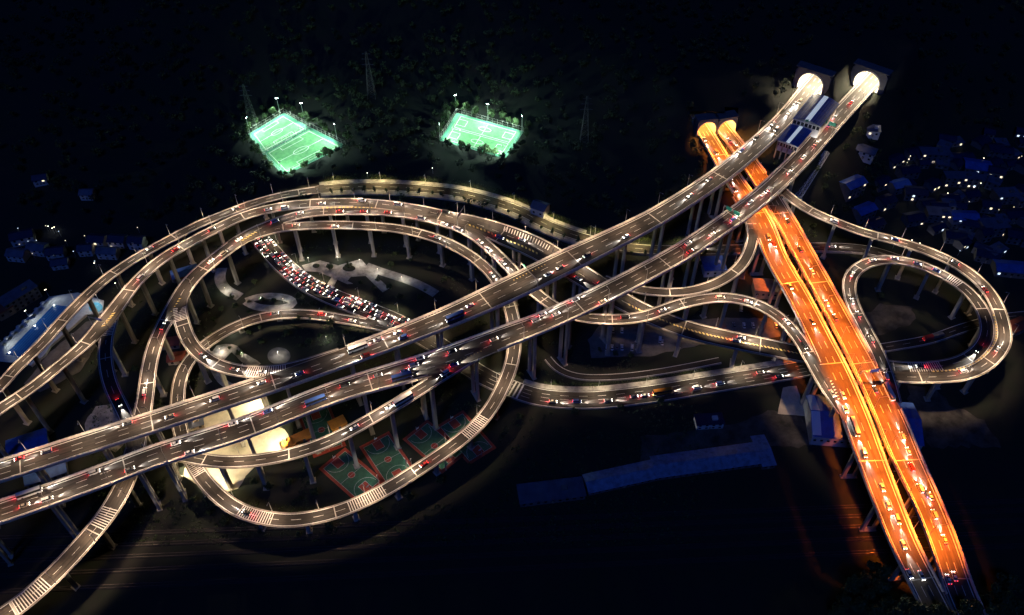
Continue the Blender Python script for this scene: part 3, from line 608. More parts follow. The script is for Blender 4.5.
def place_lamps(key, proto, spacing, side, start=8, s_end=None, skip=()):
    r = ROADS[key]; spots = []; s = start; k = 0
    end = r['S'][-1] - (68 if r.get('main') else 58 if r.get('orange') else 6) if s_end is None else s_end
    while s < end:
        p, t, nn, w = sample(r, s); sd = side(s) if callable(side) else side
        c = p + nn * sd * (w / 2 + (1.2 if r['ground'] else -0.08)); s += spacing; k += 1
        if covered(p + nn * sd * (w / 2 - 0.2), p[2], key, -0.7): continue
        hl = 14.0 if proto == 'orange' else 11.5 if proto == 'main' else 10.0
        if any(abs(near(q, c)[1]) < q['W'][near(q, c)[0]] / 2 + 2.5 and 2.0 < q['P'][near(q, c)[0], 2] - c[2] < hl + 2.5 and abs(near(q, c)[2]) < 4 for q in ALL if q['key'] != key): continue
        u, v = px_of(c)
        if skip and skip[0] < u < skip[1]: continue
        if -60 < u < 1084 and 0 < v < 690: spots.append((u, c, t, nn * sd, sd))
    spots.sort(key=lambda q: q[0])
    for i, (u, c, t, nn, sd) in enumerate(spots):
        o = clone(protos[proto]) if proto in used else protos[proto]; used.add(proto)
        z = c[2] + (0.75 if not r['ground'] else 0.0)
        if r['ground']: z = c[2] + 0.1 if proto == 'ground' and key == 'CG' else ground_z(c[0], c[1])
        o.location = (c[0], c[1], z); o.rotation_euler = (0, 0, math.atan2(-nn[1], -nn[0]) - math.pi / 2)
        tag(o, f"slim street lamp on the {r['phrase']}, {nth(i)} one counting from the left", 'street lamp', 'street lamps along the roads')
place_lamps('A', 'main', 27, 1, 12)
place_lamps('B', 'main', 27, -1, 20)
place_lamps('C', 'ramp', 24, 1, 14)
place_lamps('D', 'bright', 23, lambda s: 1 if s < spos('D', 850, 365)[0] else -1, 6)
place_lamps('E', 'bright', 23, -1, 12)
place_lamps('F', 'ramp', 22, -1, 24)
place_lamps('G', 'ramp', 25, -1, 16)
place_lamps('K', 'ramp', 24, -1, 30)
place_lamps('M', 'ramp', 24, -1, 18)
place_lamps('L', 'ramp', 24, 1, 20)
place_lamps('CG', 'ground', 31, 1, 10, skip=(690, 2000))
place_lamps('Q', 'plain', 29, 1, 30, ROADS['Q']['S'][-1] - 55)
place_lamps('NL', 'orange', 24, -1, 58)
place_lamps('NR', 'orange', 24, 1, 54, skip=(874, 887))

# ================================================================== vehicles
def loft(mb, secs, mi=0):
    """body skin through cross-sections along x: (x, half width low, half width top, z0, z1)"""
    rings = []
    for x, wl, wt, z0, z1 in secs:
        zc = z0 + (z1 - z0) * 0.55; rings.append([(x, -wl, z0), (x, -wl * 1.0, zc), (x, -wt, z1), (x, wt, z1), (x, wl, zc), (x, wl, z0)][::-1])
    mb.sweep(rings, mi=mi)
def car_meshes(kind):
    out = []      # (name, mesh)
    if kind == 'sedan': L, Wd, prof = 4.6, 0.9, [(-2.3, 0.72, 0.62, 0.42, 0.78), (-2.1, 0.86, 0.78, 0.3, 0.95), (-1.3, 0.9, 0.82, 0.25, 0.98), (0.9, 0.9, 0.82, 0.25, 0.94), (2.0, 0.86, 0.74, 0.28, 0.78), (2.3, 0.7, 0.6, 0.4, 0.66)]; cab = [(-1.75, 0.74, 0.70, 0.9, 0.97), (-1.1, 0.8, 0.6, 0.9, 1.38), (0.1, 0.8, 0.6, 0.9, 1.43), (1.05, 0.78, 0.72, 0.88, 0.96)]
    elif kind == 'van': L, Wd, prof = 5.0, 0.95, [(-2.5, 0.9, 0.8, 0.4, 1.0), (-2.35, 0.95, 0.86, 0.3, 1.12), (1.5, 0.95, 0.86, 0.3, 1.12), (2.2, 0.9, 0.78, 0.3, 0.98), (2.5, 0.78, 0.66, 0.42, 0.8)]; cab = [(-2.4, 0.84, 0.76, 1.05, 1.86), (-2.2, 0.86, 0.74, 1.05, 1.94), (0.7, 0.86, 0.72, 1.05, 1.92), (1.7, 0.82, 0.74, 1.02, 1.14)]
    elif kind == 'bus': L, Wd, prof = 11.0, 1.25, [(-5.5, 1.2, 1.1, 0.4, 1.5), (-5.3, 1.25, 1.2, 0.32, 1.55), (5.2, 1.25, 1.2, 0.32, 1.55), (5.5, 1.15, 1.1, 0.45, 1.5)]; cab = [(-5.42, 1.14, 1.0, 1.45, 2.95), (-5.2, 1.2, 1.05, 1.45, 3.05), (5.1, 1.2, 1.05, 1.45, 3.05), (5.4, 1.12, 1.0, 1.45, 2.8)]
    else: L, Wd, prof = 8.6, 1.2, [(-4.3, 1.2, 1.2, 0.7, 3.1), (1.9, 1.2, 1.2, 0.7, 3.1)]; cab = None
    b = MB(); loft(b, prof)
    if kind == 'truck':
        loft(b, [(2.1, 1.05, 1.0, 0.5, 2.3), (3.4, 1.05, 0.95, 0.45, 2.35), (4.2, 1.02, 0.9, 0.4, 1.5), (4.3, 0.95, 0.85, 0.5, 1.4)]); b.box((-1.2, 0, 0.55), (6.2, 0.8, 0.3))
    if cab:
        x0, x1 = cab[1][0], cab[2][0]; zt = max(cab[1][4], cab[2][4]); b.box(((x0 + x1) / 2, 0, zt + 0.005), (abs(x1 - x0) + 0.25, cab[1][2] * 2.02, 0.05))
    out.append(('body', b.mesh('body', 'car_white')))
    g = MB()
    if cab: loft(g, cab)
    else: g.box((3.82, 0, 1.9), (0.85, 1.94, 0.62))
    out.append(('glazing', g.mesh('glazing', 'glass_dark')))
    wb, wr = (L * 0.29, 0.33) if kind in ('sedan', 'van') else (L * 0.31, 0.48)
    for x in (-wb, wb):
        for y in (-1, 1):
            w = MB(); w.tube((x, y * (Wd - 0.2), wr), (x, y * (Wd + 0.01), wr), wr, wr, 10); out.append(('wheel', w.mesh('wheel', 'tyre')))
    f, rr = prof[-1][0], prof[0][0]
    if kind == 'truck': f = 4.3
    for y in (-1, 1):
        h = MB(); h.box((f - 0.06, y * Wd * 0.66, 0.68 if kind != 'truck' else 0.9), (0.22, 0.34, 0.2)); out.append(('headlight', h.mesh('headlight', 'headlight')))
        t = MB(); t.box((rr + 0.06, y * Wd * 0.66, 0.74 if kind in ('sedan',) else 0.95), (0.2, 0.36, 0.24)); out.append(('tail_lamp', t.mesh('tail_lamp', 'taillight')))
    return out, L
VEH = {k: car_meshes(k) for k in ('sedan', 'van', 'bus', 'truck')}
beam = bpy.data.lights.new('headlight_beam', 'SPOT'); beam.energy = 34000; beam.color = (1.0, 0.93, 0.82); beam.spot_size = R(38); beam.spot_blend = 0.8; beam.shadow_soft_size = 0.15
glow = bpy.data.lights.new('tail_glow', 'SPOT'); glow.energy = 900; glow.color = (1.0, 0.04, 0.06); glow.spot_size = R(120); glow.spot_blend = 0.9; glow.shadow_soft_size = 0.15
NAMES = dict(sedan='car', van='van', bus='bus', truck='truck')
TITLE = dict(sedan='saloon car', van='people carrier', bus='long bus', truck='box truck')
def vehicle(kind, color, loc, ang, pitch, label, group, lights=True, off=False):
    root = empty(NAMES[kind], loc); root.rotation_euler = (0, -pitch, ang)
    for nm, me in VEH[kind][0]:
        o = child(nm, me, root)
        if nm == 'body' and color != 'white':
            o.material_slots[0].link = 'OBJECT'; o.material_slots[0].material = MATS['car_' + color]
        if off and nm in ('headlight', 'tail_lamp'):
            o.material_slots[0].link = 'OBJECT'; o.material_slots[0].material = MATS['skylight' if nm == 'headlight' else 'car_red']
    L = VEH[kind][1]
    if lights:
        lo = bpy.data.objects.new('headlight_beam', beam); COL.objects.link(lo); lo.parent = root; lo.location = (L / 2 + 0.15, 0, 0.8); lo.rotation_euler = (0, R(-82), 0)
        lo = bpy.data.objects.new('tail_glow', glow); COL.objects.link(lo); lo.parent = root; lo.location = (-L / 2 - 0.15, 0, 0.9); lo.rotation_euler = (0, R(60), 0)
    return tag(root, label, NAMES[kind], group)
COLS = ['white', 'white', 'silver', 'white', 'black', 'red', 'grey', 'white', 'blue', 'silver', 'beige']
def traffic(key, pts, dirn, group, order_by=0, from_='from the left', lights=True, dirs=None):
    """pts: (u, v, kind letter) on the deck of a road; dirn +1 runs with the alignment"""
    r = ROADS[key]; got = []
    for q in pts:
        u, v = q[:2]; k = dict(s='sedan', v='van', b='bus', t='truck')[q[2] if len(q) > 2 else 's']; s, la = spos(key, u, v)
        p, t, nn, w = sample(r, s); lim = w / 2 - 2.2; la = max(-lim, min(lim, la)); d = (q[3] if len(q) > 3 else dirn); got.append((px_of(p + nn * la)[order_by], k, s, la, d))
    got.sort()
    for i, (u, k, s, la, d) in enumerate(got):
        p, t, nn, w = sample(r, s); p2 = sample(r, s + 3)[0]; p1 = sample(r, s - 3)[0]; dd = p2 - p1; hl = np.linalg.norm(dd[:2]); pitch = math.atan2(dd[2], hl) * d
        c = p + nn * la; col = random.choice(COLS) if k in ('sedan', 'van') else random.choice(['white', 'blue', 'white', 'orange']); ang = math.atan2(dd[1] * d, dd[0] * d)
        vehicle(k, col, (c[0], c[1], c[2] + 0.035), ang, pitch, lights=lights and px_of(c)[1] < 560, label=f"{col} {TITLE[k]} on the {r['phrase']}, {nth(i)} vehicle {from_}", group=group)
A_PTS = [(20, 459), (47, 452, 'v'), (128, 424), (170, 417), (215, 400, 'v'), (262, 383), (300, 374), (358, 349, 'b'), (368, 361, 'v'), (378, 340, 's'), (403, 338, 'v'), (398, 333), (470, 306), (455, 318, 'b'), (548, 275), (587, 256, 'v'), (626, 237, 's'), (560, 268), (690, 196, 's'), (709, 180, 's'), (741, 151), (755, 138, 'v'), (773, 124), (776, 130, 'v'), (789, 113), (800, 102, 'v'), (795, 104)]
traffic('A', A_PTS, -1, 'traffic on the main viaducts')
B_PTS = [(30, 490, 'b'), (25, 506), (48, 500, 'v'), (95, 473, 'v'), (130, 470), (176, 444, 's'), (190, 454), (233, 424), (268, 412), (316, 402, 'b'), (345, 386, 'v'), (378, 376), (402, 378, 'b'), (414, 366, 'v'), (405, 372), (420, 359), (452, 352), (458, 373), (494, 340), (536, 321, 'v'), (556, 315), (540, 312), (603, 303), (575, 300), (688, 244), (690, 252, 's'), (712, 235), (736, 216), (733, 220, 's'), (750, 203), (770, 190, 'v'), (763, 195), (789, 173), (816, 144), (803, 158), (834, 118), (829, 126), (851, 103)]
traffic('B', B_PTS, 1, 'traffic on the main viaducts')
traffic('C', [(150, 249), (236, 209)], -1, 'traffic on the left ramps')
traffic('D', [(141, 278, 'v'), (176, 250), (212, 230), (268, 210), (285, 209, 'v'), (322, 204), (362, 201, 'v'), (398, 205, 'v'), (446, 212, 'v'), (500, 238, 'v'), (522, 240), (578, 279), (601, 285), (575, 262), (741, 338), (736, 341), (963, 372, 'v'), (997, 350), (985, 290), (895, 240), (834, 222, 'v'), (955, 263)], 1, 'traffic on the winding ramps')
traffic('E', [(145, 392, 'v'), (163, 327), (211, 262, 's'), (224, 254, 'v'), (239, 240), (275, 222, 'v'), (300, 214), (340, 212), (364, 212), (388, 213), (421, 219, 'v'), (443, 226), (457, 232, 'v'), (480, 242), (489, 250), (503, 263), (625, 318, 'v'), (662, 311), (720, 298, 'v'), (748, 302), (786, 322), (804, 346, 'v'), (832, 394)], 1, 'traffic on the winding ramps')
traffic('F', [(203, 356, 's'), (235, 370, 's'), (262, 373)], 1, 'traffic on the left ramps')
traffic('G', [(296, 226), (335, 227), (437, 238), (492, 275), (424, 465, 's'), (247, 513), (322, 315, 'v'), (275, 314), (352, 321)], 1, 'traffic on the low spiral ramp')
traffic('K', [(404, 400, 'b'), (390, 407), (445, 374, 'v'), (355, 428)], 1, 'traffic on the low spiral ramp')
traffic('J', [(119, 403)], 1, 'traffic on the left ramps')
traffic('L', [(852, 275), (872, 261, 's'), (894, 259, 's'), (917, 264, 's'), (936, 271), (852, 302), (858, 315), (871, 340, 'v'), (920, 367, 's'), (979, 350, 'v'), (886, 377, 'v')], 1, 'traffic on the right loop')
traffic('NL', [(703, 140, 's', -1), (716, 153, 'v'), (730, 178, 'v'), (735, 190), (768, 238, 'v'), (774, 245), (843, 396), (854, 428, 'b'), (864, 454, 'v'), (882, 488), (888, 506), (897, 520, 'v'), (903, 545), (906, 575), (921, 576), (790, 287), (812, 322), (845, 410)], -1, 'traffic on the orange bridge', 1, 'from the tunnel')
traffic('NR', [(729, 141, 's'), (738, 148), (800, 250, 'v'), (812, 272, 's'), (827, 304), (875, 390, 's'), (891, 393, 'b'), (902, 437, 'v'), (908, 452, 's'), (911, 468, 'v'), (920, 489, 'v'), (926, 494), (934, 515, 'v'), (930, 497), (944, 540), (948, 580, 's'), (954, 577), (835, 318), (788, 222)], 1, 'traffic on the orange bridge', 1, 'from the tunnel')
traffic('Q', [(553, 402), (577, 402, 'v'), (608, 401), (634, 397), (662, 393, 'b'), (697, 388, 'v'), (720, 384, 'v'), (760, 373), (779, 377, 's'), (645, 396)], 1, 'traffic on the ground road')
traffic('CG', [(832, 247), (700, 249)], 1, 'traffic on the hillside road')
# the queue on the ground road: four lanes nose to tail
r = ROADS['Q']; qn = 0; s_a = spos('Q', 259, 236)[0]; s_b = spos('Q', 412, 330)[0]; qs = []
for lane, (la, d) in enumerate(((5.0, 1), (1.8, -1), (-1.5, -1), (-4.8, 1))):
    s = s_a + random.uniform(0, 5)
    while s < s_b:
        fill = (0.8, 0.92, 0.86, 0.45)[lane]
        if random.random() < fill: qs.append((s, la + random.uniform(-0.25, 0.25), d))
        s += random.uniform(6.2, 8.4)
LN = {5.0: 'far', 1.8: 'second', -1.5: 'third', -4.8: 'near'}
cnt = {}
for s, la, d in sorted(qs, key=lambda q: px_of(sample(r, q[0])[0])[0]):
    ln = LN[min(LN, key=lambda k: abs(k - la))]; i = cnt.get(ln, 0); cnt[ln] = i + 1
    p, t, nn, w = sample(r, s); c = p + nn * la; k = random.choice(['sedan'] * 5 + ['van'] * 2); col = random.choice(COLS)
    vehicle(k, col, (c[0], c[1], c[2] + 0.035), math.atan2(t[1] * d, t[0] * d) + random.uniform(-.02, .02), 0, f"{col} {TITLE[k]} in {ln} lane of the crowded ground road, {nth(i)} from left", 'cars in the queue on the ground road', lights=(random.random() < 0.12))
PARK = [(607, 348), (612, 348), (617, 346), (622, 348), (632, 348), (638, 348), (613, 331), (622, 331), (640, 329), (734, 326), (744, 326), (753, 326), (762, 325), (776, 326), (741, 309), (660, 340), (662, 343)]
for i, (u, v) in enumerate(sorted(PARK)):
    p = at(u, v, 0.06); col = ['white', 'white', 'silver', 'grey'][i % 4]
    vehicle('sedan' if i % 3 else 'van', col, (p[0], p[1], 0.045), R(80 + (i % 3) * 4), 0, f"{col} parked car under ramps left of the orange bridge, {nth(i)} from the left", 'cars parked under the ramps', lights=False, off=True)
for i, (u, v) in enumerate([(928, 338), (937, 336)]):
    s, la = spos('XR', u, v); p, t, nn, w = sample(ROADS['XR'], s)
    vehicle('truck', 'red' if i == 0 else 'grey', (p[0], p[1], p[2] + 0.035), math.atan2(t[1], t[0]), 0, ('red' if i == 0 else 'grey') + ' truck on the dark ground road inside the right loop', 'trucks inside the right loop', lights=False)

# ================================================================== sign gantries
def gantry(key, u, v, label, panels, one_side=0):
    r = ROADS[key]; s, _ = spos(key, u, v); p, t, nn, w = sample(r, s); ang = math.atan2(nn[1], nn[0]); root = empty('sign_gantry', (p[0], p[1], p[2]), ang); tag(root, label, 'sign gantry', 'sign gantries over the roads')
    h = 6.6
    for x in (-w / 2 + 0.1, w / 2 - 0.1): MB().tube((x, 0, 0.0), (x, 0, h + 0.7), 0.2, 0.16, 8).build('post', 'pole_steel', root)
    for z in (h, h + 0.7): MB().tube((-w / 2, 0, z), (w / 2, 0, z), 0.1, 0.1, 6).build('beam', 'pole_steel', root)
    b = MB(); k = 7
    for i in range(k): x0 = -w / 2 + w * i / k; b.tube((x0, 0, h), (x0 + w / k / 2, 0, h + 0.7), 0.05, n=4).tube((x0 + w / k / 2, 0, h + 0.7), (x0 + w / k, 0, h), 0.05, n=4)
    b.build('lattice', 'pole_steel', root)
    for x, wd, ht, m, fy in panels: MB().box((x, fy * 0.22, h + 0.35), (wd, 0.14, ht)).build('sign_panel', m, root)
gantry('B', 727, 217, 'green sign gantry across the lower main viaduct above the orange bridge', [(-3, 4.5, 2.6, 'sign_green', 1), (3, 4.0, 2.6, 'sign_green', 1)])
gantry('B', 826, 131, 'teal sign gantry across the lower main viaduct near the right white tunnel', [(-3, 5, 2.6, 'sign_green', 1), (3, 4.5, 2.6, 'sign_green', 1)])
gantry('L', 881, 360, 'blue sign gantry over the ramp where right loop meets orange bridge', [(1.6, 3.4, 2.4, 'sign_blue', 1), (-2.2, 3.0, 2.0, 'sign_blue', 1)])
gantry('NR', 873, 378, 'blue sign gantry across right orange carriageway beside the loop', [(0, 4.6, 2.4, 'sign_blue', 1)])
gantry('D', 101, 327, 'sign gantry where the dark connector leaves the left ramp near the pool', [(-1.5, 3.6, 2.2, 'skylight', 1)])
gantry('A', 521, 272, 'slim gantry across the upper main viaduct at the centre of the picture', [(4, 3.4, 2.2, 'sign_green', -1)])
gantry('D', 461, 220, 'sign gantry on the top ramp where it divides', [(-3, 3.4, 2.2, 'skylight', -1)])

# ================================================================== sheets of paving on the valley floor
def sheet(name, pts, z, matn, label, thick=0.3, parent=None, kind='structure'):
    P = [at(u, v, 0)[:2] for u, v in pts]
    if matn in ('dirt', 'plaza', 'yard', 'paving_grey') and len(pts) < 20:          # ragged worn edges
        Q = []; rs = random.Random(len(pts) * 13 + int(pts[0][0]))
        for i in range(len(P)):
            a, b = P[i], P[(i + 1) % len(P)]; L = np.linalg.norm(b - a); k = max(1, int(L / 3.5)); nr = np.array([-(b - a)[1], (b - a)[0]]) / max(L, 1e-6); am = 1.5 if matn == 'dirt' else 0.5
            Q += [a + (b - a) * j / k + nr * rs.uniform(-am, am) for j in range(k)]
        P = Q
    o = MB().prism([tuple(p) for p in P], z - thick, z).build(name, matn, parent)
    bm = bmesh.new(); bm.from_mesh(o.data); bmesh.ops.triangulate(bm, faces=[f for f in bm.faces if len(f.verts) > 4]); bm.to_mesh(o.data); bm.free()
    if parent is None: tag(o, label, kind=kind)
    return o
def ell(u, v, a, b, n=20, ph=0): return [(u + a * math.cos(2 * math.pi * k / n + ph), v + b * math.sin(2 * math.pi * k / n + ph)) for k in range(n)]
def band(name, pts, w, z, matn, label):
    C = catmull([(*at(u, v, 0)[:2], 0, w) for u, v in pts], 2.5); P = C[:, :2]; T = np.gradient(P, axis=0); T /= np.linalg.norm(T, axis=1)[:, None]; N = np.stack([-T[:, 1], T[:, 0]], 1)
    b = MB(); b.sweep([[(*(p + n * k), zz) for k, zz in ((-c[3] / 2, z - 0.3), (c[3] / 2, z - 0.3), (c[3] / 2, z), (-c[3] / 2, z))] for p, n, c in zip(P, N, C)]); return tag(b.build(name, matn), label, kind='structure')
Z2 = lambda pts: [(220 + x * 0.2275, 220 + y * 0.2275) for x, y in pts]
band('path', [(222, 268), (219, 279), (226, 290), (240, 297)], 7, 0.10, 'plaza', 'pale winding park path inside the left loop')
band('path', [(246, 301), (258, 296.5), (276, 296), (290, 298.5), (297, 304), (288, 307.5), (270, 308.5), (254, 307), (246, 301.5)], 5.5, 0.14, 'plaza', 'pale oval ring path inside the left loop')
sheet('plaza', Z2([(360, 200), (440, 178), (520, 200), (620, 172), (655, 212), (700, 222), (690, 250), (745, 300), (715, 318), (640, 246), (575, 250), (560, 268), (585, 280), (560, 282), (515, 262), (500, 292), (468, 286), (490, 252), (430, 228), (375, 225)]), 0.12, 'plaza', 'pale irregular park plaza beside the queue road')
band('path', [(366, 266), (385, 273), (402, 278), (422, 286), (436, 294)], 6.5, 0.16, 'plaza', 'pale park path leading from the plaza toward the main viaducts')
for c in ((316, 266, 3.4, 2.2), (330, 267, 3.2, 2.2), (349, 268.5, 6.5, 3.0)):
    sheet('planting_bed', ell(*c), 0.30, 'ground', 'dark oval planting bed in the pale plaza')
sheet('plaza', [(212, 352), (217, 346), (226, 343.5), (238, 346), (243, 352), (252, 358), (261, 364), (254, 368), (244, 363), (236, 356), (231, 352), (224, 360), (215, 358)], 0.12, 'plaza', 'pale ragged paved patch inside the inner left loop')
fr = sheet('fountain_plaza', ell(279, 356, 11.5, 8.5, 28), 0.15, 'paving_grey', 'round grey paved circle inside the inner left loop')
band('path', [(214, 368), (220, 380), (232, 388), (250, 392)], 4.5, 0.1, 'plaza', 'pale curved path between inner loop and upper main viaduct')
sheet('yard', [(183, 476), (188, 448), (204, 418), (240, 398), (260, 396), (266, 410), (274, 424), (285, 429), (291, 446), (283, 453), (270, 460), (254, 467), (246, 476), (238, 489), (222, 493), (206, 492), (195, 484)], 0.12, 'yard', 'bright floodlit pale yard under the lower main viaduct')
sheet('apron', [(84, 424), (96, 406), (118, 404), (128, 440), (116, 452), (92, 444)], 0.1, 'plaza', 'pale concrete apron beside the dark connector ramp')
sheet('parking_lot', [(588, 340), (600, 324), (660, 322), (720, 318), (800, 318), (806, 334), (700, 345), (650, 356), (592, 358)], 0.04, 'paving_grey', 'dark car park under the ramps')
sheet('depot_ground', [(640, 436), (735, 424), (762, 412), (800, 412), (812, 446), (770, 448), (690, 456), (640, 468)], 0.10, 'dirt', 'bluish bare ground beside the long sheds')
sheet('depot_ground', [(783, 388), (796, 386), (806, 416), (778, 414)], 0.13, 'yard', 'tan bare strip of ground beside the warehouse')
sheet('depot_ground', [(906, 384), (936, 388), (950, 404), (985, 420), (1000, 446), (930, 448), (912, 420)], 0.10, 'dirt', 'bare patchy ground right of the orange bridge')
sheet('building_site', [(858, 318), (880, 304), (912, 306), (914, 322), (884, 334), (866, 334)], 0.10, 'dirt', 'bare building site inside the right loop')
sheet('pavement', [(50, 352), (86, 322), (104, 318), (100, 340), (80, 372), (40, 392), (24, 384)], 0.10, 'paving_grey', 'grey paved forecourt between the two left ramps')

# ================================================================== swimming pool
pr = empty('swimming_pool', tuple(at(40, 330, 0))); tag(pr, 'long blue swimming pool with white surround under the outermost left ramp', 'pool')
pl = Vector(pr.location)
def psheet(name, pts, z0, z1, m, parent=pr):
    P = [Vector(at(u, v, 0)) - pl for u, v in pts]; return MB().prism([(p.x, p.y) for p in P], z0, z1).build(name, m, parent)
psheet('surround', [(-6, 350), (50, 297), (78, 293), (104, 301), (103, 313), (87, 315), (70, 330), (50, 346), (46, 355), (31, 366), (26, 364), (14, 363), (-4, 361)], -0.3, 0.5, 'pool_deck')
psheet('coping', [(4, 356), (52.5, 304), (70, 306), (22, 359)], 0.5, 0.62, 'pool_deck')
psheet('pool_basin', [(6, 355.2), (54, 305.4), (67.5, 307), (20.5, 357.4)], 0.5, 0.66, 'pool_water')
for k in range(1, 6):
    a = k / 6; p0 = (6 + 14.5 * a, 355.2 + 2.2 * a); p1 = (54 + 13.5 * a, 305.4 + 1.6 * a); psheet('lane_line', [(p0[0], p0[1]), (p1[0], p1[1]), (p1[0] + 0.35, p1[1]), (p0[0] + 0.35, p0[1])], 0.66, 0.68, 'pool_tile')
psheet('round_pool', ell(96, 308, 7, 5, 24), 0.5, 0.7, 'pool_water_pale')
wall_pts = [(87, 316), (70, 331), (51, 347.5), (46, 356), (32, 367)]
for i in range(len(wall_pts) - 1):
    a, b = at(*wall_pts[i], 0), at(*wall_pts[i + 1], 0); ln = np.linalg.norm(b - a); w = MB(); ang = math.atan2(b[1] - a[1], b[0] - a[0])
    w.box((0, 0, 0.8), (ln, 0.5, 2.0), Matrix.Translation(Vector((a + b) / 2) - pl) @ Matrix.Rotation(ang, 4, 'Z')); w.build('retaining_wall', 'wall_white', pr)
par = []
for i, (u, v) in enumerate([(2, 347), (8, 341), (14, 335.5), (20, 329.5), (26, 324), (32, 318), (38, 312), (44, 306)]):
    p = at(u, v, 0); root = empty('parasol', (p[0], p[1], 0.5)); MB().tube((0, 0, 0), (0, 0, 2.6), 0.05, n=5).build('pole', 'pole_steel', root)
    c = MB(); n = 8; c.add([(0, 0, 2.75)] + [(1.5 * math.cos(2 * math.pi * k / n), 1.5 * math.sin(2 * math.pi * k / n), 2.25) for k in range(n)] + [(0, 0, 2.6)], [(0, 1 + k, 1 + (k + 1) % n) for k in range(n)] + [(n + 1, 1 + (k + 1) % n, 1 + k) for k in range(n)]); c.build('canopy', 'wall_white', root)
    tag(root, f'small white parasol on the outer edge of the pool, {nth(i)} from the left', 'parasol', 'parasols along the pool')
def flood(name, loc, hgt, label, group, aim, power, color, heads=3, lens='window_cool', cone=110):
    root = empty(name, loc, 0); MB().tube((0, 0, 0), (0, 0, hgt), 0.16, 0.1, 7).box((0, 0, 0.15), (0.6, 0.6, 0.3)).build('mast', 'pole_steel', root)
    d = Vector(aim) - Vector(loc); ang = math.atan2(d.y, d.x); M = Matrix.Rotation(ang, 4, 'Z')
    MB().box((0, 0, hgt + 0.05), (0.12, 0.7 * heads, 0.12), M).build('crossbar', 'pole_steel', root)
    for k in range(heads):
        MB().box((0.16, (k - (heads - 1) / 2) * 0.68, hgt + 0.2), (0.12, 0.56, 0.5), M).build('floodlight', 'pole_steel', root)
        MB().box((0.235, (k - (heads - 1) / 2) * 0.68, hgt + 0.2), (0.03, 0.48, 0.42), M).build('lens', lens, root)
    key = f'{name}_{power}_{cone}'; ld = bpy.data.lights.get(key) or bpy.data.lights.new(key, 'SPOT'); ld.energy = power; ld.color = color; ld.spot_size = R(cone); ld.spot_blend = 0.7; ld.shadow_soft_size = 0.4
    lo = bpy.data.objects.new('flood_beam', ld); COL.objects.link(lo); lo.parent = root; v = M @ Vector((0.5, 0, 0)); lo.location = (v.x, v.y, hgt + 0.1)
    dv = Vector(aim) - (Vector(loc) + Vector((v.x, v.y, hgt))); lo.rotation_euler = dv.to_track_quat('-Z', 'Y').to_euler()
    return tag(root, label, 'floodlight', group)
mat('flood_lens', (1, 1, 1), 0.3, emit=(0.75, 1.0, 0.9), es=40, sample_light=False); mat('flood_lens_warm', (1, 1, 1), 0.3, emit=(1.0, 0.85, 0.55), es=30, sample_light=False)
for i, (u, v, a, b) in enumerate([(4, 346, 24, 345), (30, 319, 44, 326), (50, 298, 66, 312), (100, 303, 92, 309)]):
    p = at(u, v, 0); q = at(a, b, 0); flood('pool_floodlight', (p[0], p[1], 0.5), 7, f'slim pool floodlight mast at the white surround, {nth(i)} from the left', 'pool floodlights', (q[0], q[1], 0.5), 2200, (0.85, 0.95, 1.0), 2, 'lamp_lens', 130)
# yard floodlights under the lower main viaduct; last mast is added fill light
for i, (u, v, a, b) in enumerate([(290, 449, 255, 436), (205, 497, 225, 470), (264, 398, 250, 420), (170, 474, 215, 455)]):
    p = at(u, v, 0); q = at(a, b, 0); flood('yard_floodlight', (p[0], p[1], 0.1), 9, f'warm yard floodlight mast at the edge of the bright yard, {nth(i)} from the left' if i else 'warm yard floodlight mast nearest the basketball courts', 'yard floodlights', (q[0], q[1], 0.1), 52000, (1.0, 0.83, 0.52), 3, 'flood_lens_warm', 125)

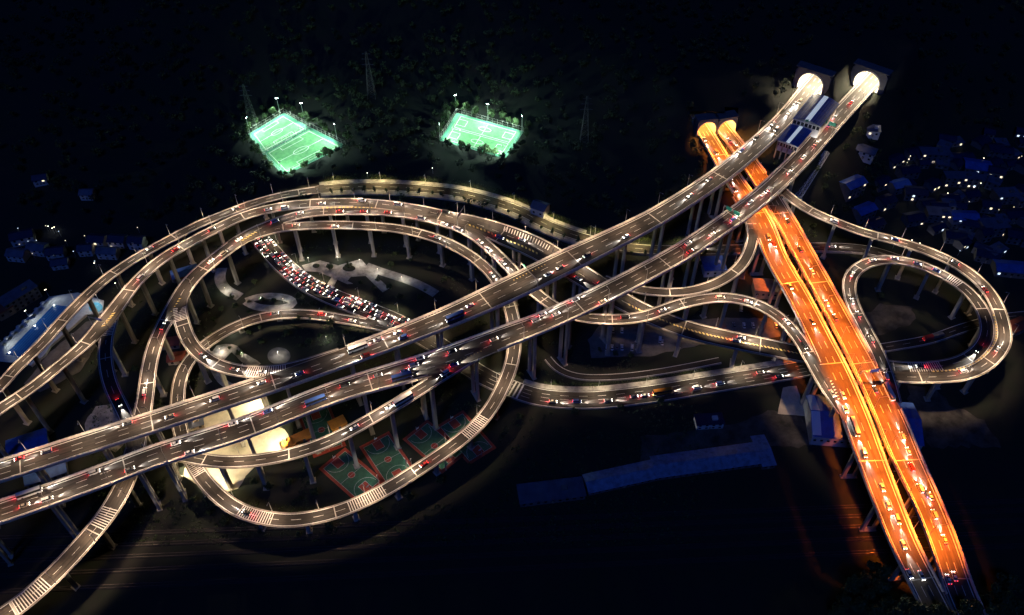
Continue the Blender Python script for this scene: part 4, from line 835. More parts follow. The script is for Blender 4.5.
# ================================================================== sports pitches
def bil(q, s, t):
    a, b, c, d = [np.asarray(x) for x in q]; return (a * (1 - s) + b * s) * (1 - t) + (d * (1 - s) + c * s) * t
def pitch(q, label, soccer_halves=1):
    c = np.mean(q, 0); root = empty('sports_pitch', (c[0], c[1], 24.0)); tag(root, label, 'sports pitch', 'floodlit sports pitches on the hillside')
    loc = lambda p: (p[0] - c[0], p[1] - c[1])
    MB().prism([loc(p) for p in grow(q, 3.5)], -0.6, 0.02).build('apron', 'turf_apron', root); MB().prism([loc(p) for p in q], -0.2, 0.06).build('turf', 'turf', root)
    lb = MB(); wd = 0.28
    def line(s0, t0, s1, t1):
        a, b = bil(q, s0, t0), bil(q, s1, t1); d = b - a; L = np.linalg.norm(d[:2]); nrm = np.array([-d[1], d[0]]) / L * wd / 2
        lb.prism([loc(a[:2] + nrm), loc(b[:2] + nrm), loc(b[:2] - nrm), loc(a[:2] - nrm)], 0.06, 0.075)
    for k in range(soccer_halves):
        s0, s1 = k / soccer_halves + 0.03, (k + 1) / soccer_halves - 0.03; ds = s1 - s0; t0, t1 = 0.04, 0.96; f = lambda s, t: (s0 + ds * s, t0 + (t1 - t0) * t)
        for a, b in (((0, 0), (1, 0)), ((1, 0), (1, 1)), ((1, 1), (0, 1)), ((0, 1), (0, 0)), ((0, 0.5), (1, 0.5)), ((0.25, 0), (0.25, 0.16)), ((0.25, 0.16), (0.75, 0.16)), ((0.75, 0.16), (0.75, 0)), ((0.25, 1), (0.25, 0.84)), ((0.25, 0.84), (0.75, 0.84)), ((0.75, 0.84), (0.75, 1))): line(*f(*a), *f(*b))
        pc = [bil(q, *f(0.5 + 0.16 * math.cos(2 * math.pi * j / 20), 0.5 + 0.11 * math.sin(2 * math.pi * j / 20))) for j in range(20)]
        for j in range(20):
            a, b = pc[j], pc[(j + 1) % 20]; d = b - a; L = np.linalg.norm(d[:2]); nrm = np.array([-d[1], d[0]]) / L * wd / 2
            lb.prism([loc(a[:2] + nrm), loc(b[:2] + nrm), loc(b[:2] - nrm), loc(a[:2] - nrm)], 0.06, 0.075)
    lb.build('pitch_lines', 'paint_white', root)
    for t in (0.03, 0.97):
        a, b = bil(q, 0.42, t), bil(q, 0.58, t); g = MB(); A, B = Vector((*loc(a), 0.06)), Vector((*loc(b), 0.06)); u = Vector((0, 0, 2.1)); g.tube(A, A + u, 0.07, n=5).tube(B, B + u, 0.07, n=5).tube(A + u, B + u, 0.07, n=5); g.build('goal_frame', 'paint_white', root)
    gq = grow(q, 3.3); fb_ = MB()
    for i in range(4):
        a, b = gq[i], gq[(i + 1) % 4]; L = np.linalg.norm(b - a); n = int(L / 4)
        for k in range(n):
            p = a + (b - a) * k / n; fb_.tube((*loc(p), 0), (*loc(p), 4.0), 0.05, n=4)
        for z in (0.2, 2.0, 4.0): fb_.tube((*loc(a), z), (*loc(b), z), 0.035, n=4)
    tag(fb_.build('mesh_fence', 'rail_steel', root), kind='stuff')
    return root
pitch(PITCHES[0], 'upper left bright green floodlit pitch of the adjoining pair on the hillside')
pitch(PITCHES[1], 'larger lower right green floodlit pitch of the adjoining pair on the hillside')
pitch(PITCHES[2], 'separate green floodlit pitch on the hillside, right of the adjoining pair', 2)
FLOODS = [(0, 250, 133, 'at left corner of the pair of pitches'), (0, 280, 113, 'at far corner of the pair of pitches'), (1, 304, 118, 'behind the far side of the pair of pitches'), (1, 337, 139, 'at right corner of the larger pitch'), (1, 283, 177, 'at near corner of the larger pitch'), (2, 440, 139, 'at left corner of the separate pitch'), (2, 456, 110, 'at far left corner of the separate pitch'), (2, 488, 119, 'behind the separate pitch'), (2, 522, 131, 'at far right corner of the separate pitch'), (2, 503, 161, 'at near corner of the separate pitch')]
for k, u, v, where in FLOODS:
    p = at(u, v, 24); c = np.mean(PITCHES[k], 0); far_ = (np.asarray(c) * 0.75 + np.asarray(p) * 0.25)
    flood('pitch_floodlight', (p[0], p[1], ground_z(p[0], p[1]) - 0.1), 13 + (24 - ground_z(p[0], p[1])), f'tall cool white pitch floodlight mast {where}', 'pitch floodlights', (far_[0], far_[1], 24), 80000, (0.68, 1.0, 0.84), 3, 'flood_lens', 124)

HN = dict(frontmost='frontmost', second='second', third='third', rightmost='rightmost', green='half-hidden upper')
def court(cu, cv, au, av, label):
    c = at(cu, cv, 0); a = at(au, av, 0) - c; ang = math.atan2(a[1], a[0]); root = empty('basketball_court', (c[0], c[1], 0.0), ang); tag(root, label, 'basketball court', 'basketball courts beside the low ramp')
    L, Wd = 28.0, 15.0
    MB().box((0, 0, 0.02), (L + 4, Wd + 3.4, 0.2)).build('border', 'court_red', root); MB().box((0, 0, 0.075), (L, Wd, 0.15)).build('surface', 'court_green', root)
    for s in (-1, 1):
        MB().box((s * (L / 2 - 2.9), 0, 0.155), (5.8, 4.9, 0.02)).build('key_area', 'court_red', root)
    MB().prism([(1.9 * math.cos(2 * math.pi * k / 20), 1.9 * math.sin(2 * math.pi * k / 20)) for k in range(20)], 0.14, 0.165).build('centre_circle', 'court_red', root)
    lb = MB(); w = 0.12
    def seg(x0, y0, x1, y1): d = Vector((x1 - x0, y1 - y0)); n_ = Vector((-d.y, d.x)).normalized() * w / 2; lb.prism([(x0 + n_.x, y0 + n_.y), (x1 + n_.x, y1 + n_.y), (x1 - n_.x, y1 - n_.y), (x0 - n_.x, y0 - n_.y)], 0.166, 0.176)
    for a_, b_ in (((-L / 2, -Wd / 2), (L / 2, -Wd / 2)), ((L / 2, -Wd / 2), (L / 2, Wd / 2)), ((L / 2, Wd / 2), (-L / 2, Wd / 2)), ((-L / 2, Wd / 2), (-L / 2, -Wd / 2)), ((0, -Wd / 2), (0, Wd / 2))): seg(*a_, *b_)
    for s in (-1, 1):
        pts = [(s * (L / 2 - 1.6 - 6.7 * math.cos(t)), 6.7 * math.sin(t)) for t in np.linspace(-1.5, 1.5, 15)]
        for i in range(14): seg(*pts[i], *pts[i + 1])
        seg(s * (L / 2 - 5.8), -2.45, s * (L / 2 - 5.8), 2.45); seg(s * L / 2, -2.45, s * (L / 2 - 5.8), -2.45); seg(s * L / 2, 2.45, s * (L / 2 - 5.8), 2.45)
    pts = [(1.9 * math.cos(t), 1.9 * math.sin(t)) for t in np.linspace(0, 2 * math.pi, 21)]
    for i in range(20): seg(*pts[i], *pts[i + 1])
    lb.build('court_lines', 'paint_white', root)
    for s, nm in ((-1, 'far'), (1, 'near')):
        h = empty('basketball_hoop', tuple(Matrix.Translation(root.location) @ Matrix.Rotation(ang, 4, 'Z') @ Vector((s * (L / 2 + 0.9), 0, 0.12))), ang + (0 if s < 0 else math.pi))
        MB().tube((0, 0, 0), (0, 0, 3.4), 0.1, n=6).tube((0, 0, 3.3), (1.4, 0, 3.3), 0.07, n=5).build('post', 'pole_steel', h); MB().box((1.45, 0, 3.4), (0.06, 1.8, 1.05)).build('backboard', 'skylight', h)
        rg = MB(); pp = [(1.75 + 0.23 * math.cos(t), 0.23 * math.sin(t), 3.05) for t in np.linspace(0, 2 * math.pi, 11)]
        for i in range(10): rg.tube(pp[i], pp[i + 1], 0.02, n=4)
        rg.build('rim', 'orange_sheet', h); tag(h, f'hoop at the {nm} end of the {HN[label.split()[0]]} basketball court', 'basketball hoop', 'basketball hoops')
court(351.5, 475, 367.5, 489, 'frontmost green court with red keys, nearest the bottom of the picture')
court(388, 459.5, 397.5, 473.5, 'second green court with red keys, right of the frontmost court')
court(434.5, 446, 452, 461, 'third green court with red keys, half hidden by the low ramp')
court(466, 437, 479, 452, 'rightmost green court with red keys, mostly hidden by the low ramp')
court(321.5, 430, 327, 444, 'green court seen between the lower main viaduct and the exit ramp')
for i, (u, v, a, b) in enumerate([(379, 484, 352, 474), (412, 468, 390, 458), (446, 470, 434, 446), (342, 446, 322, 430)]):
    p = at(u, v, 0); q = at(a, b, 0); flood('court_floodlight', (p[0], p[1], 0.0), 8, f'court floodlight mast by the basketball courts, {nth(i)} from the bottom' if i < 3 else 'court floodlight mast beside the court behind the exit ramp', 'court floodlights', (q[0], q[1], 0), 2300, (0.95, 0.95, 0.85), 2, 'lamp_lens', 125)
for i, (u, v, sx, sy) in enumerate([(303, 438, 5, 12), (338, 425, 6, 9), (289, 446, 6, 6)]):
    p = at(u, v, 0); root = empty('storage_shed', (p[0], p[1], 0), R(-58)); MB().box((0, 0, 1.3), (sx, sy, 2.6)).build('wall', 'orange_sheet', root); MB().box((0, 0, 2.68), (sx + 0.5, sy + 0.5, 0.16)).build('roof', 'orange_sheet', root); MB().box((sx / 2 + 0.02, 0, 1.05), (0.06, 1.4, 2.0)).build('door', 'wall_grey', root)
    tag(root, ['orange shed left of the court behind the exit ramp', 'orange shed right of the court behind the exit ramp', 'yellow-orange shed at the right end of the bright yard'][i], 'shed', 'orange sheds')

# ================================================================== buildings
def house(u, v, L, Wd, H, ang, label, cat='house', wall='wall_grey', roof='roof_navy', gable=1.8, lit=0.15, floors=2, name='house', group=None, z=None, strip_=None, overhang=0.5):
    p = at(u, v, 0 if z is None else z); gz = ground_z(p[0], p[1]) if z is None else z
    p = at(u, v, gz); gz2 = ground_z(p[0], p[1]) if z is None else z
    root = empty(name, (p[0], p[1], min(gz, gz2)), ang); tag(root, label, cat, group)
    MB().box((0, 0, H / 2 - 1.0), (L, Wd, H + 2.0)).build('wall', wall, root)
    o = overhang
    if gable > 0.2:
        rb = MB(); h = Wd / 2 + o; l = L / 2 + o; t = 0.22; zz = H
        sec = [(-h, zz - 0.1), (0, zz + gable), (h, zz - 0.1), (h, zz - 0.1 + t), (0, zz + gable + t), (-h, zz - 0.1 + t)]
        rb.sweep([[(x, a, b) for a, b in sec] for x in (-l, l)]); ro = rb.build('roof', roof, root)
        gb = MB()
        for x in (-L / 2 + 0.12, L / 2 - 0.12): gb.add([(x - .1, -Wd / 2, zz), (x - .1, Wd / 2, zz), (x - .1, 0, zz + gable - 0.05), (x + .1, -Wd / 2, zz), (x + .1, Wd / 2, zz), (x + .1, 0, zz + gable - 0.05)], [(2, 1, 0), (3, 4, 5), (0, 1, 4, 3), (1, 2, 5, 4), (2, 0, 3, 5)])
        gb.build('gable', wall, root)
        MB().box((0, 0, zz + gable + t + 0.05), (2 * l, 0.35, 0.16)).build('ridge', roof, ro)
    else:
        ro = MB().box((0, 0, H + 0.15), (L + 2 * o, Wd + 2 * o, 0.3)).build('roof', roof, root); MB().box((L * 0.2, 0, H + 0.95), (min(3, L * 0.3), min(2.4, Wd * 0.4), 1.3)).build('stair_head', wall, ro)
    nw = max(2, int(L / 3.6))
    for f in range(floors):
        zc = (f + 0.55) * H / floors
        for k in range(nw):
            for sd in (-1, 1):
                x = -L / 2 + L * (k + 0.5) / nw; on = random.random() < lit; w = MB(); w.box((x, sd * (Wd / 2 + 0.0), zc), (1.5, 0.14, min(1.5, H / floors * 0.5))); wi = w.build('window', ('window_lit' if random.random() < 0.6 else 'window_cool') if on else 'glass_dark', root)
    MB().box((0, -(Wd / 2 + 0.02), 1.0), (1.1, 0.12, 2.0)).build('door', 'wall_tan', root)
    if strip_:
        x0, x1, y0, y1 = strip_; sb = MB(); f = lambda y: H - 0.1 + (gable + 0.1) * (1 - abs(y) / (Wd / 2 + o)) + 0.24; [sb.add([(x0, ya, f(ya)), (x1, ya, f(ya)), (x1, yb, f(yb)), (x0, yb, f(yb))], [(0, 1, 2, 3)]) for ya, yb in ((y0, -0.3), (0.3, y1))]; sb.build('skylight', 'skylight', ro)
    return root
# long sheds, small block and warehouse of the rail depot
house(709, 462.5, 62, 13, 3, R(9), 'long grey-blue gabled shed in the rail depot, the longer of two in line', 'shed', 'wall_grey', 'roof_steel', 1.6, 0, 1, 'depot_shed', 'depot sheds')
house(621, 479, 39, 11, 2.8, R(14), 'shorter grey-blue gabled shed at the left end of the long depot shed', 'shed', 'wall_grey', 'roof_steel', 1.4, 0, 1, 'depot_shed', 'depot sheds')
house(762, 454, 7, 19, 3.4, R(8), 'narrow grey-blue cross-gabled end block of the long depot shed', 'shed', 'wall_grey', 'roof_steel', 1.2, 0, 1, 'depot_shed', 'depot sheds')
house(551, 494, 34, 11, 3.6, R(8), 'dim low platform building left of the depot sheds', 'building', 'wall_grey', 'roof_grey', 0, 0, 1, 'platform_building', None)
house(708, 424, 15, 7, 4.5, R(4), 'small white flat-roofed block above the long depot sheds', 'building', 'wall_white', 'roof_navy', 0, 0, 2, 'white_block', None)
house(859, 428, 58, 28, 8, R(-6), 'big blue-roofed warehouse beneath the orange bridge', 'warehouse', 'wall_white', 'roof_blue', 4.2, 0, 1, 'warehouse', None, strip_=(-29.3, -24.5, -13.5, 14))
house(712, 270, 14, 13, 6, R(4), 'small blue-roofed hut between the lower main viaduct and the hooked ramp', 'hut', 'wall_white', 'roof_blue', 0, 0, 1, 'blue_hut', None, z=0.0)
house(764, 293, 15, 11, 7, R(-5), 'tan flat-roofed hut between hooked ramp and orange bridge', 'hut', 'wall_tan', 'wall_tan', 0, 0.1, 1, 'tan_hut', None, z=0.0)
house(540, 210, 10, 9, 7, R(-28), 'pale gabled pump house lit beside the hillside road', 'hut', 'wall_white', 'roof_grey', 2.4, 0, 1, 'pump_house', None)
house(23, 303, 22, 9, 9, R(52), 'grey slab building behind the swimming pool', 'building', 'wall_grey', 'roof_grey', 0, 0.1, 3, 'pool_building', None)
house(6, 314, 10, 8, 6, R(48), 'low red-roofed pavilion behind the pool at the left edge', 'pavilion', 'wall_tan', 'roof_red', 1.5, 0, 1, 'pavilion', None)
house(193, 425, 12, 8, 3, R(20), 'low dark hut in the gap between the main viaducts', 'hut', 'wall_tan', 'roof_grey', 0, 0, 1, 'hut', None)
for i, (u, v) in enumerate([(178, 360), (172, 345), (181, 278)]): house(u, v, 10, 7, 3.2, R(10), f'low red-roofed hut under the left loop, {nth(i)} from the bottom', 'hut', 'wall_tan', 'roof_red', 0.9, 0, 1, 'red_hut', 'red huts under the left loop')
for i, (u, v) in enumerate([(30, 447), (48, 474)]): house(u, v, 20, 12, 4, R(25), ['bright blue tarpaulin-roofed shed under the upper main viaduct at left', 'bright blue tarpaulin-roofed shed in the gap between main viaducts at left'][i], 'shed', 'wall_grey', 'roof_blue', 1.0, 0, 1, 'blue_shed', 'blue sheds at left')
house(186, 276, 16, 8, 4, R(25), 'bluish low roof among the piers under the left loop', 'shed', 'wall_grey', 'roof_blue', 0.8, 0, 1, 'blue_shed', 'blue sheds at left')
# villages on both sides
RV = [(852, 187, 16, 10, 9, 30, 'roof_blue', 3), (862, 216, 15, 9, 7, 28, 'roof_blue', 2), (931, 160, 20, 9, 8, -4, 'roof_grey', 3), (958, 184, 24, 8, 8, -3, 'roof_grey', 3), (975, 170, 18, 13, 5, -14, 'roof_blue', 1), (906, 176, 14, 9, 6, 12, 'roof_navy', 2), (897, 190, 13, 9, 6, 20, 'roof_blue', 2), (913, 197, 15, 10, 6, -8, 'roof_navy', 2), (880, 186, 11, 8, 5, 30, 'roof_navy', 2), (884, 206, 12, 9, 6, 26, 'roof_navy', 2), (936, 219, 16, 9, 7, -6, 'roof_grey', 3), (961, 222, 18, 10, 6, -3, 'roof_blue', 2), (925, 208, 10, 8, 5, 14, 'roof_navy', 2), (990, 232, 17, 11, 8, 10, 'roof_grey', 3), (1008, 272, 20, 11, 5, -8, 'roof_blue', 1), (985, 259, 14, 9, 5, -20, 'roof_navy', 2), (932, 127, 15, 9, 5, 8, 'roof_navy', 2), (946, 140, 12, 8, 5, -16, 'roof_navy', 2), (915, 150, 12, 8, 5, 18, 'roof_navy', 2), (895, 160, 12, 9, 5, 28, 'roof_navy', 2), (1003, 200, 16, 10, 7, 5, 'roof_grey', 3), (1015, 240, 15, 10, 6, -10, 'roof_navy', 2), (948, 203, 11, 8, 5, 5, 'roof_navy', 2), (987, 210, 12, 8, 6, -8, 'roof_navy', 2), (1014, 330, 14, 8, 5, 25, 'roof_red', 2), (912, 222, 13, 9, 5, 12, 'roof_navy', 2), (873, 228, 12, 8, 5, 25, 'roof_navy', 2), (953, 240, 13, 9, 5, -12, 'roof_navy', 2), (1010, 220, 12, 9, 6, 8, 'roof_navy', 2), (1000, 155, 14, 9, 5, -10, 'roof_navy', 2)]
rr_ = random.Random(3)
for _ in range(150):
    u_, v_ = rr_.uniform(880, 1030), rr_.uniform(125, 300)
    if v_ > 215 + (u_ - 880) * 0.55 - 12 or v_ < 190 - (u_ - 880) * 0.9 or any(abs(u_ - h[0]) < 7.5 and abs(v_ - h[1]) < 5.5 for h in RV): continue
    RV.append((u_, v_, rr_.uniform(7, 13), rr_.uniform(6, 9), rr_.uniform(3.5, 7), rr_.uniform(-40, 40), rr_.choice(['roof_navy', 'roof_navy', 'roof_grey']), rr_.choice([1, 2])))
rn = {'roof_blue': 'blue-roofed', 'roof_navy': 'navy-roofed', 'roof_grey': 'grey flat-roofed'}
cnt = {}
for i, (u, v, L, Wd, H, a, rf, fl) in enumerate(sorted(RV)):
    k = rn.get(rf, 'red-roofed'); cnt[k] = cnt.get(k, 0) + 1
    house(u, v, L, Wd, H, R(a), f'{k} village house on the right hillside, {nth(cnt[k] - 1)} of that roof colour from the left', 'house', 'wall_grey', rf, 0 if rf == 'roof_grey' else 1.8, 0.11, fl, 'village_house', 'village houses at right')
LVL = [(25, 241, 14, 9, 6, 20), (40, 252, 12, 8, 5, -10), (58, 256, 11, 8, 5, 10), (100, 245, 11, 8, 6, -5), (120, 245, 11, 8, 6, -5), (139, 246, 10, 8, 6, -5), (110, 256, 13, 7, 5, -4), (88, 253, 9, 7, 5, 5), (62, 266, 10, 7, 4, 12), (20, 258, 12, 8, 5, -8), (86, 190, 9, 7, 4, 0), (37, 172, 9, 7, 4, 15)]
for i, (u, v, L, Wd, H, a) in enumerate(sorted(LVL)):
    house(u, v, L, Wd, H, R(a), f'dim gabled village house left of the outermost ramp, {nth(i)} from the left', 'house', 'wall_white', 'roof_navy' if i % 3 else 'roof_grey', 2.2, 0.07, 2, 'village_house', 'village houses at left')
# village lights
vl = [(909, 159), (952, 157), (919, 136), (934, 120), (948, 125), (974, 187), (981, 183), (948, 193), (946, 199), (937, 203), (984, 158), (920, 243), (984, 256), (1016, 262), (48, 226), (52, 228), (54, 227), (91, 244), (94, 263), (115, 283), (975, 212), (912, 240), (895, 243), (871, 246), (459, 114), (432, 163), (366, 165)]
ld = bpy.data.lights.new('village_lamp_light', 'SPOT'); ld.energy = 160; ld.color = (0.85, 0.92, 1.0); ld.spot_size = R(150); ld.spot_blend = 0.8; ld.shadow_soft_size = 0.2
vr = random.Random(8)
vdim = set()
for _ in range(36):
    u_, v_ = vr.uniform(875, 1022), vr.uniform(118, 300)
    if v_ > 215 + (u_ - 880) * 0.55 - 8 or v_ < 185 - (u_ - 880) * 0.9: continue
    vl.append((u_, v_)); vdim.add((u_, v_))
for _ in range(14):
    q_ = (vr.uniform(5, 140), vr.uniform(225, 262)); vl.append(q_); vdim.add(q_)
for i, (u, v) in enumerate(sorted(vl)):
    p = at(u, v, 5); gz = ground_z(p[0], p[1]); p = at(u, v, gz + 5); gz = ground_z(p[0], p[1]); root = empty('village_lamp', (p[0], p[1], gz - 0.1)); MB().tube((0, 0, 0), (0, 0, 5), 0.07, n=5).build('pole', 'pole_steel', root)
    h = MB(); h.box((0.0, 0, 5.1), (0.6, 0.4, 0.3), taper=0.6); h.build('lamp_head', ('window_lit' if i % 2 else 'window_cool') if (u, v) in vdim else 'lamp_lens', root)
    if (u, v) not in vdim:
      lo = bpy.data.objects.new('lamp_light', ld); COL.objects.link(lo); lo.parent = root; lo.location = (0, 0, 4.85)
    tag(root, f'small glowing village lamp post, {nth(i)} from the left', 'lamp post', 'village lamps')

# park lamps inside the left loops
ld = bpy.data.lights.new('park_lamp_light', 'POINT'); ld.energy = 1500; ld.color = (1.0, 0.93, 0.78); ld.shadow_soft_size = 0.25
for i, (u, v) in enumerate(sorted([(309, 262), (338, 261), (360, 264), (378, 273), (402, 281), (226, 292), (262, 302), (284, 303), (221, 353), (243, 357), (279, 356), (327, 341), (232, 334)])):
    p = at(u, v, 0); root = empty('park_lamp', (p[0], p[1], 0.05)); MB().tube((0, 0, 0), (0, 0, 4.2), 0.07, 0.05, 6).build('pole', 'pole_steel', root); MB().tube((0, 0, 4.2), (0, 0, 4.35), 0.3, 0.3, 8).build('cap', 'pole_steel', root); MB().tube((0, 0, 3.85), (0, 0, 4.2), 0.16, 0.2, 8).build('lantern', 'lamp_lens', root)
    lo = bpy.data.objects.new('lamp_light', ld); COL.objects.link(lo); lo.parent = root; lo.location = (0.0, 0.0, 3.5)
    tag(root, f'short park lamp beside the pale paths inside the left loops, {nth(i)} from the left', 'park lamp', 'park lamps')
# --- tunnel control building between the main viaducts
def vault(name, quad, z0, z1, rise, root, roofm, nstrip):
    """gently arched roof over four corner points, with separate seam panels and a skylight strip along the ridge"""
    q = [np.array([*at(u, v, z1)[:2], 0]) for u, v in quad]; c0 = np.array(root.location)
    q = [p - [c0[0], c0[1], 0] for p in q]; n = 12
    for k in range(n):
        t0, t1 = k / n + 0.004, (k + 1) / n - 0.004; rg = []
        for t in (t0, t1):
            a = q[0] + (q[3] - q[0]) * t; b = q[1] + (q[2] - q[1]) * t; z = z1 - c0[2] + rise * (1 - (2 * t - 1) ** 2)
            rg.append([(*a[:2], z), (*b[:2], z), (*b[:2], z - 0.25), (*a[:2], z - 0.25)])
        m = MB(); m.sweep(rg); m.build('roof_panel', 'skylight_added_glow' if k in nstrip else roofm, root)
    cc = np.mean(q, 0); w = MB(); w.prism([tuple((cc + (p - cc) * 0.95)[:2]) for p in q], z0 - c0[2], z1 - c0[2] - 0.3); return w.build('wall', 'wall_white', root), q
p = at(805, 120, 47); tc = empty('tunnel_control_building', (p[0], p[1], 47.0)); tag(tc, 'tunnel control building with arched blue roof and white skylight between the main viaducts', 'building')
_, q = vault('main', [(792.6, 118.5), (812, 94), (839.5, 104), (821, 127)], 45, 58.5, 2.2, tc, 'roof_blue', (5, 6))
_, q2 = vault('annex', [(777, 140), (790, 124), (813, 130), (798, 147)], 45, 53, 1.0, tc, 'roof_blue', (5, 6))
for qq, zz in ((q, 11.2), (q2, 5.6)):
    a, b = np.array(qq[0]), np.array(qq[3]); L = np.linalg.norm(b - a); n = 7; ang = math.atan2(b[1] - a[1], b[0] - a[0]); cc = np.mean(qq, 0); a = cc + (a - cc) * 0.95; b = cc + (b - cc) * 0.95
    for k in range(n):
        c = a + (b - a) * (k + 0.5) / n; MB().box((0, 0, 0), (L / n * 0.7, 0.3, 2.6), Matrix.Translation((c[0], c[1], zz - 2.2)) @ Matrix.Rotation(ang, 4, 'Z')).build('window', 'glass_dark', tc)
a = np.array(q2[0]); b = np.array(q2[3])
for k in range(4):
    c = a + (b - a) * (k + 0.3) / 4; gz = ground_z(c[0] + p[0], c[1] + p[1]); MB().box((c[0], c[1], (gz - 47 - 1 + 5.0) / 2), (0.8, 0.8, 5.0 - (gz - 47 - 1))).build('stilt', 'concrete', tc)
MB().box(tuple(np.mean([q[0], q[3]], 0)[:2]) + (13.2,), (2.2, 0.6, 1.4)).build('teal_lamp', 'sign_green', tc)

# --- buildings by the right tunnel, steel boom, pylons
house(886, 95, 9, 8, 5, R(-12), 'small white equipment house with red door right of right white tunnel mouth', 'hut', 'wall_white', 'roof_grey', 0, 0.3, 1, 'equipment_house', None)
house(882, 108, 13, 9, 6, R(-35), 'pale service building below the right white tunnel mouth', 'building', 'wall_white', 'roof_grey', 1.4, 0.2, 2, 'service_building', None)
def lattice(root, base, top, wb, wt, n, brace=0.07, chord=0.14, matn='pole_steel', cross=True, legname='leg'):
    base = Vector(base); top = Vector(top); d = (top - base); x = d.cross(Vector((0, 1, 0.01))).normalized(); y = d.cross(x).normalized()
    cor = lambda k, sx, sy: base + d * k + (x * sx + y * sy) * (wb + (wt - wb) * k) / 2
    for sx, sy in ((-1, -1), (1, -1), (1, 1), (-1, 1)): MB().tube(cor(0, sx, sy), cor(1, sx, sy), chord, chord * 0.7, 5).build(legname, matn, root)
    b = MB()
    for i in range(n):
        k0, k1 = i / n, (i + 1) / n; cs = ((-1, -1), (1, -1), (1, 1), (-1, 1))
        for j in range(4): a, c = cs[j], cs[(j + 1) % 4]; b.tube(cor(k0, *a), cor(k1, *c), brace, n=4, cap=False).tube(cor(k0, *c), cor(k1, *a), brace, n=4, cap=False).tube(cor(k1, *a), cor(k1, *c), brace, n=4, cap=False)
    tag(b.build('bracing', matn, root), kind='stuff')
for u, v, ht, lab in ((253, 123, 33, 'grey lattice pylon rising left of the paired sports pitches'), (372, 97, 38, 'dim lattice pylon on the dark hill between the sports pitches'), (584, 142, 38, 'dim lattice pylon on the dark hill right of the separate pitch')):
    p = at(u, v, 30)
    for _ in range(8): p = at(u, v, ground_z(p[0], p[1]))
    root = empty('pylon', (p[0], p[1], p[2] - 0.2)); tag(root, lab, 'pylon', 'lattice pylons'); lattice(root, (0, 0, 0), (0, 0, ht), 6, 0.9, 9, 0.06, 0.12, 'pylon_steel')
    for z, w in ((0.72, 9), (0.84, 7.5), (0.95, 6)): MB().tube((-w / 2, 0, ht * z), (w / 2, 0, ht * z), 0.14, n=5).tube((-w / 2, 0, ht * z), (0, 0, ht * z + 1.4), 0.06, n=4).tube((w / 2, 0, ht * z), (0, 0, ht * z + 1.4), 0.06, n=4).build('cross_arm', 'pylon_steel', root)
def lie(u, v, z0=20):
    p = at(u, v, z0)
    for _ in range(12): p = at(u, v, 0.5 * p[2] + 0.5 * ground_z(p[0], p[1]))
    return p
a = lie(797, 199); b = lie(825, 158); root = empty('crane_boom', (a[0], a[1], a[2])); tag(root, 'long pale steel lattice boom on the slope right of the lower main viaduct', 'crane boom')
lattice(root, (0, 0, 1.0), tuple(np.array(b) - np.array(a) + [0, 0, 5]), 3.2, 2.6, 12, 0.12, 0.28, 'wall_white', legname='chord')
MB().box((0, 0, 0.4), (6, 5, 2.2)).build('base', 'concrete', root)

# ================================================================== rail yard in the foreground
for i, (v0, v1) in enumerate(((534, 512), (546, 521), (558, 531), (572, 543), (588, 556))):
    a, b = at(-60, v0 + 6, 0), at(1090, v1 - 14, 0); d = b - a; L = np.linalg.norm(d); ang = math.atan2(d[1], d[0]); c = (a + b) / 2; root = empty('rail_track', (c[0], c[1], 0), ang); tag(root, f'dark railway track across the foreground, {nth(i)} from the top', 'railway track', 'railway tracks')
    MB().box((0, 0, 0.12), (L, 3.2, 0.3), taper=0.9).build('ballast', 'ballast', root)
    for y in (-0.72, 0.72): MB().box((0, y, 0.38), (L, 0.09, 0.16)).build('rail', 'rail_iron', root)
    sl = MB(); n = int(L / 2.4)
    for k in range(n): sl.box((-L / 2 + (k + .5) * L / n, 0, 0.285), (0.26, 2.4, 0.06))
    tag(sl.build('sleepers', 'ballast', root), kind='stuff')

# ================================================================== trees
def leaf_cloud(mb, c, rad, n, size, flat=0.75):
    for _ in range(n):
        d = Vector(rng.normal(size=3)).normalized(); rr = rad * (0.55 + 0.45 * rng.random()) ; q = Vector(c) + Vector((d.x, d.y, d.z * flat)) * rr
        nrm = (d + Vector(rng.normal(size=3)) * 0.7).normalized(); a = nrm.orthogonal().normalized(); b = nrm.cross(a); s = size * rng.uniform(0.6, 1.3)
        mb.add([q - a * s, q - b * s * 0.6, q + a * s, q + b * s * 0.6], [(0, 1, 2, 3)])
def tree_proto(h, crown_r, clumps, leaves, lsize, seed):
    global rng
    rng = np.random.default_rng(seed); t = MB(); t.tube((0, 0, 0), (0.05, 0, h * 0.35), h * 0.028, h * 0.02, 7, cap=False).tube((0.05, 0, h * 0.35), (0.0, 0.1, h * 0.75), h * 0.02, h * 0.008, 6)
    c = MB()
    for k in range(clumps):
        a = rng.uniform(0, 6.28); rr = crown_r * rng.uniform(0.15, 0.75); p = (rr * math.cos(a), rr * math.sin(a), h * rng.uniform(0.42, 0.88)); leaf_cloud(c, p, crown_r * rng.uniform(0.32, 0.5), leaves, lsize)
        t.tube((0.03, 0.03, h * rng.uniform(0.3, 0.5)), p, h * 0.01, h * 0.004, 4, cap=False)
    return t.mesh('trunk', 'bark'), c.mesh('crown', 'leaf')
TREES = [tree_proto(5.2, 1.9, 9, 34, 0.32, 1), tree_proto(7.5, 3.0, 13, 44, 0.42, 2), tree_proto(9.5, 4.0, 16, 50, 0.5, 3)]
def tree(x, y, k, label, group, z=None, sc=1.0):
    gz = ground_z(x, y) if z is None else z; root = empty('tree', (x, y, gz - 0.15), random.uniform(0, 6.28)); root.scale = (sc, sc, sc * random.uniform(0.9, 1.1)); child('trunk', TREES[k][0], root); child('crown', TREES[k][1], root); return tag(root, label, 'tree', group)
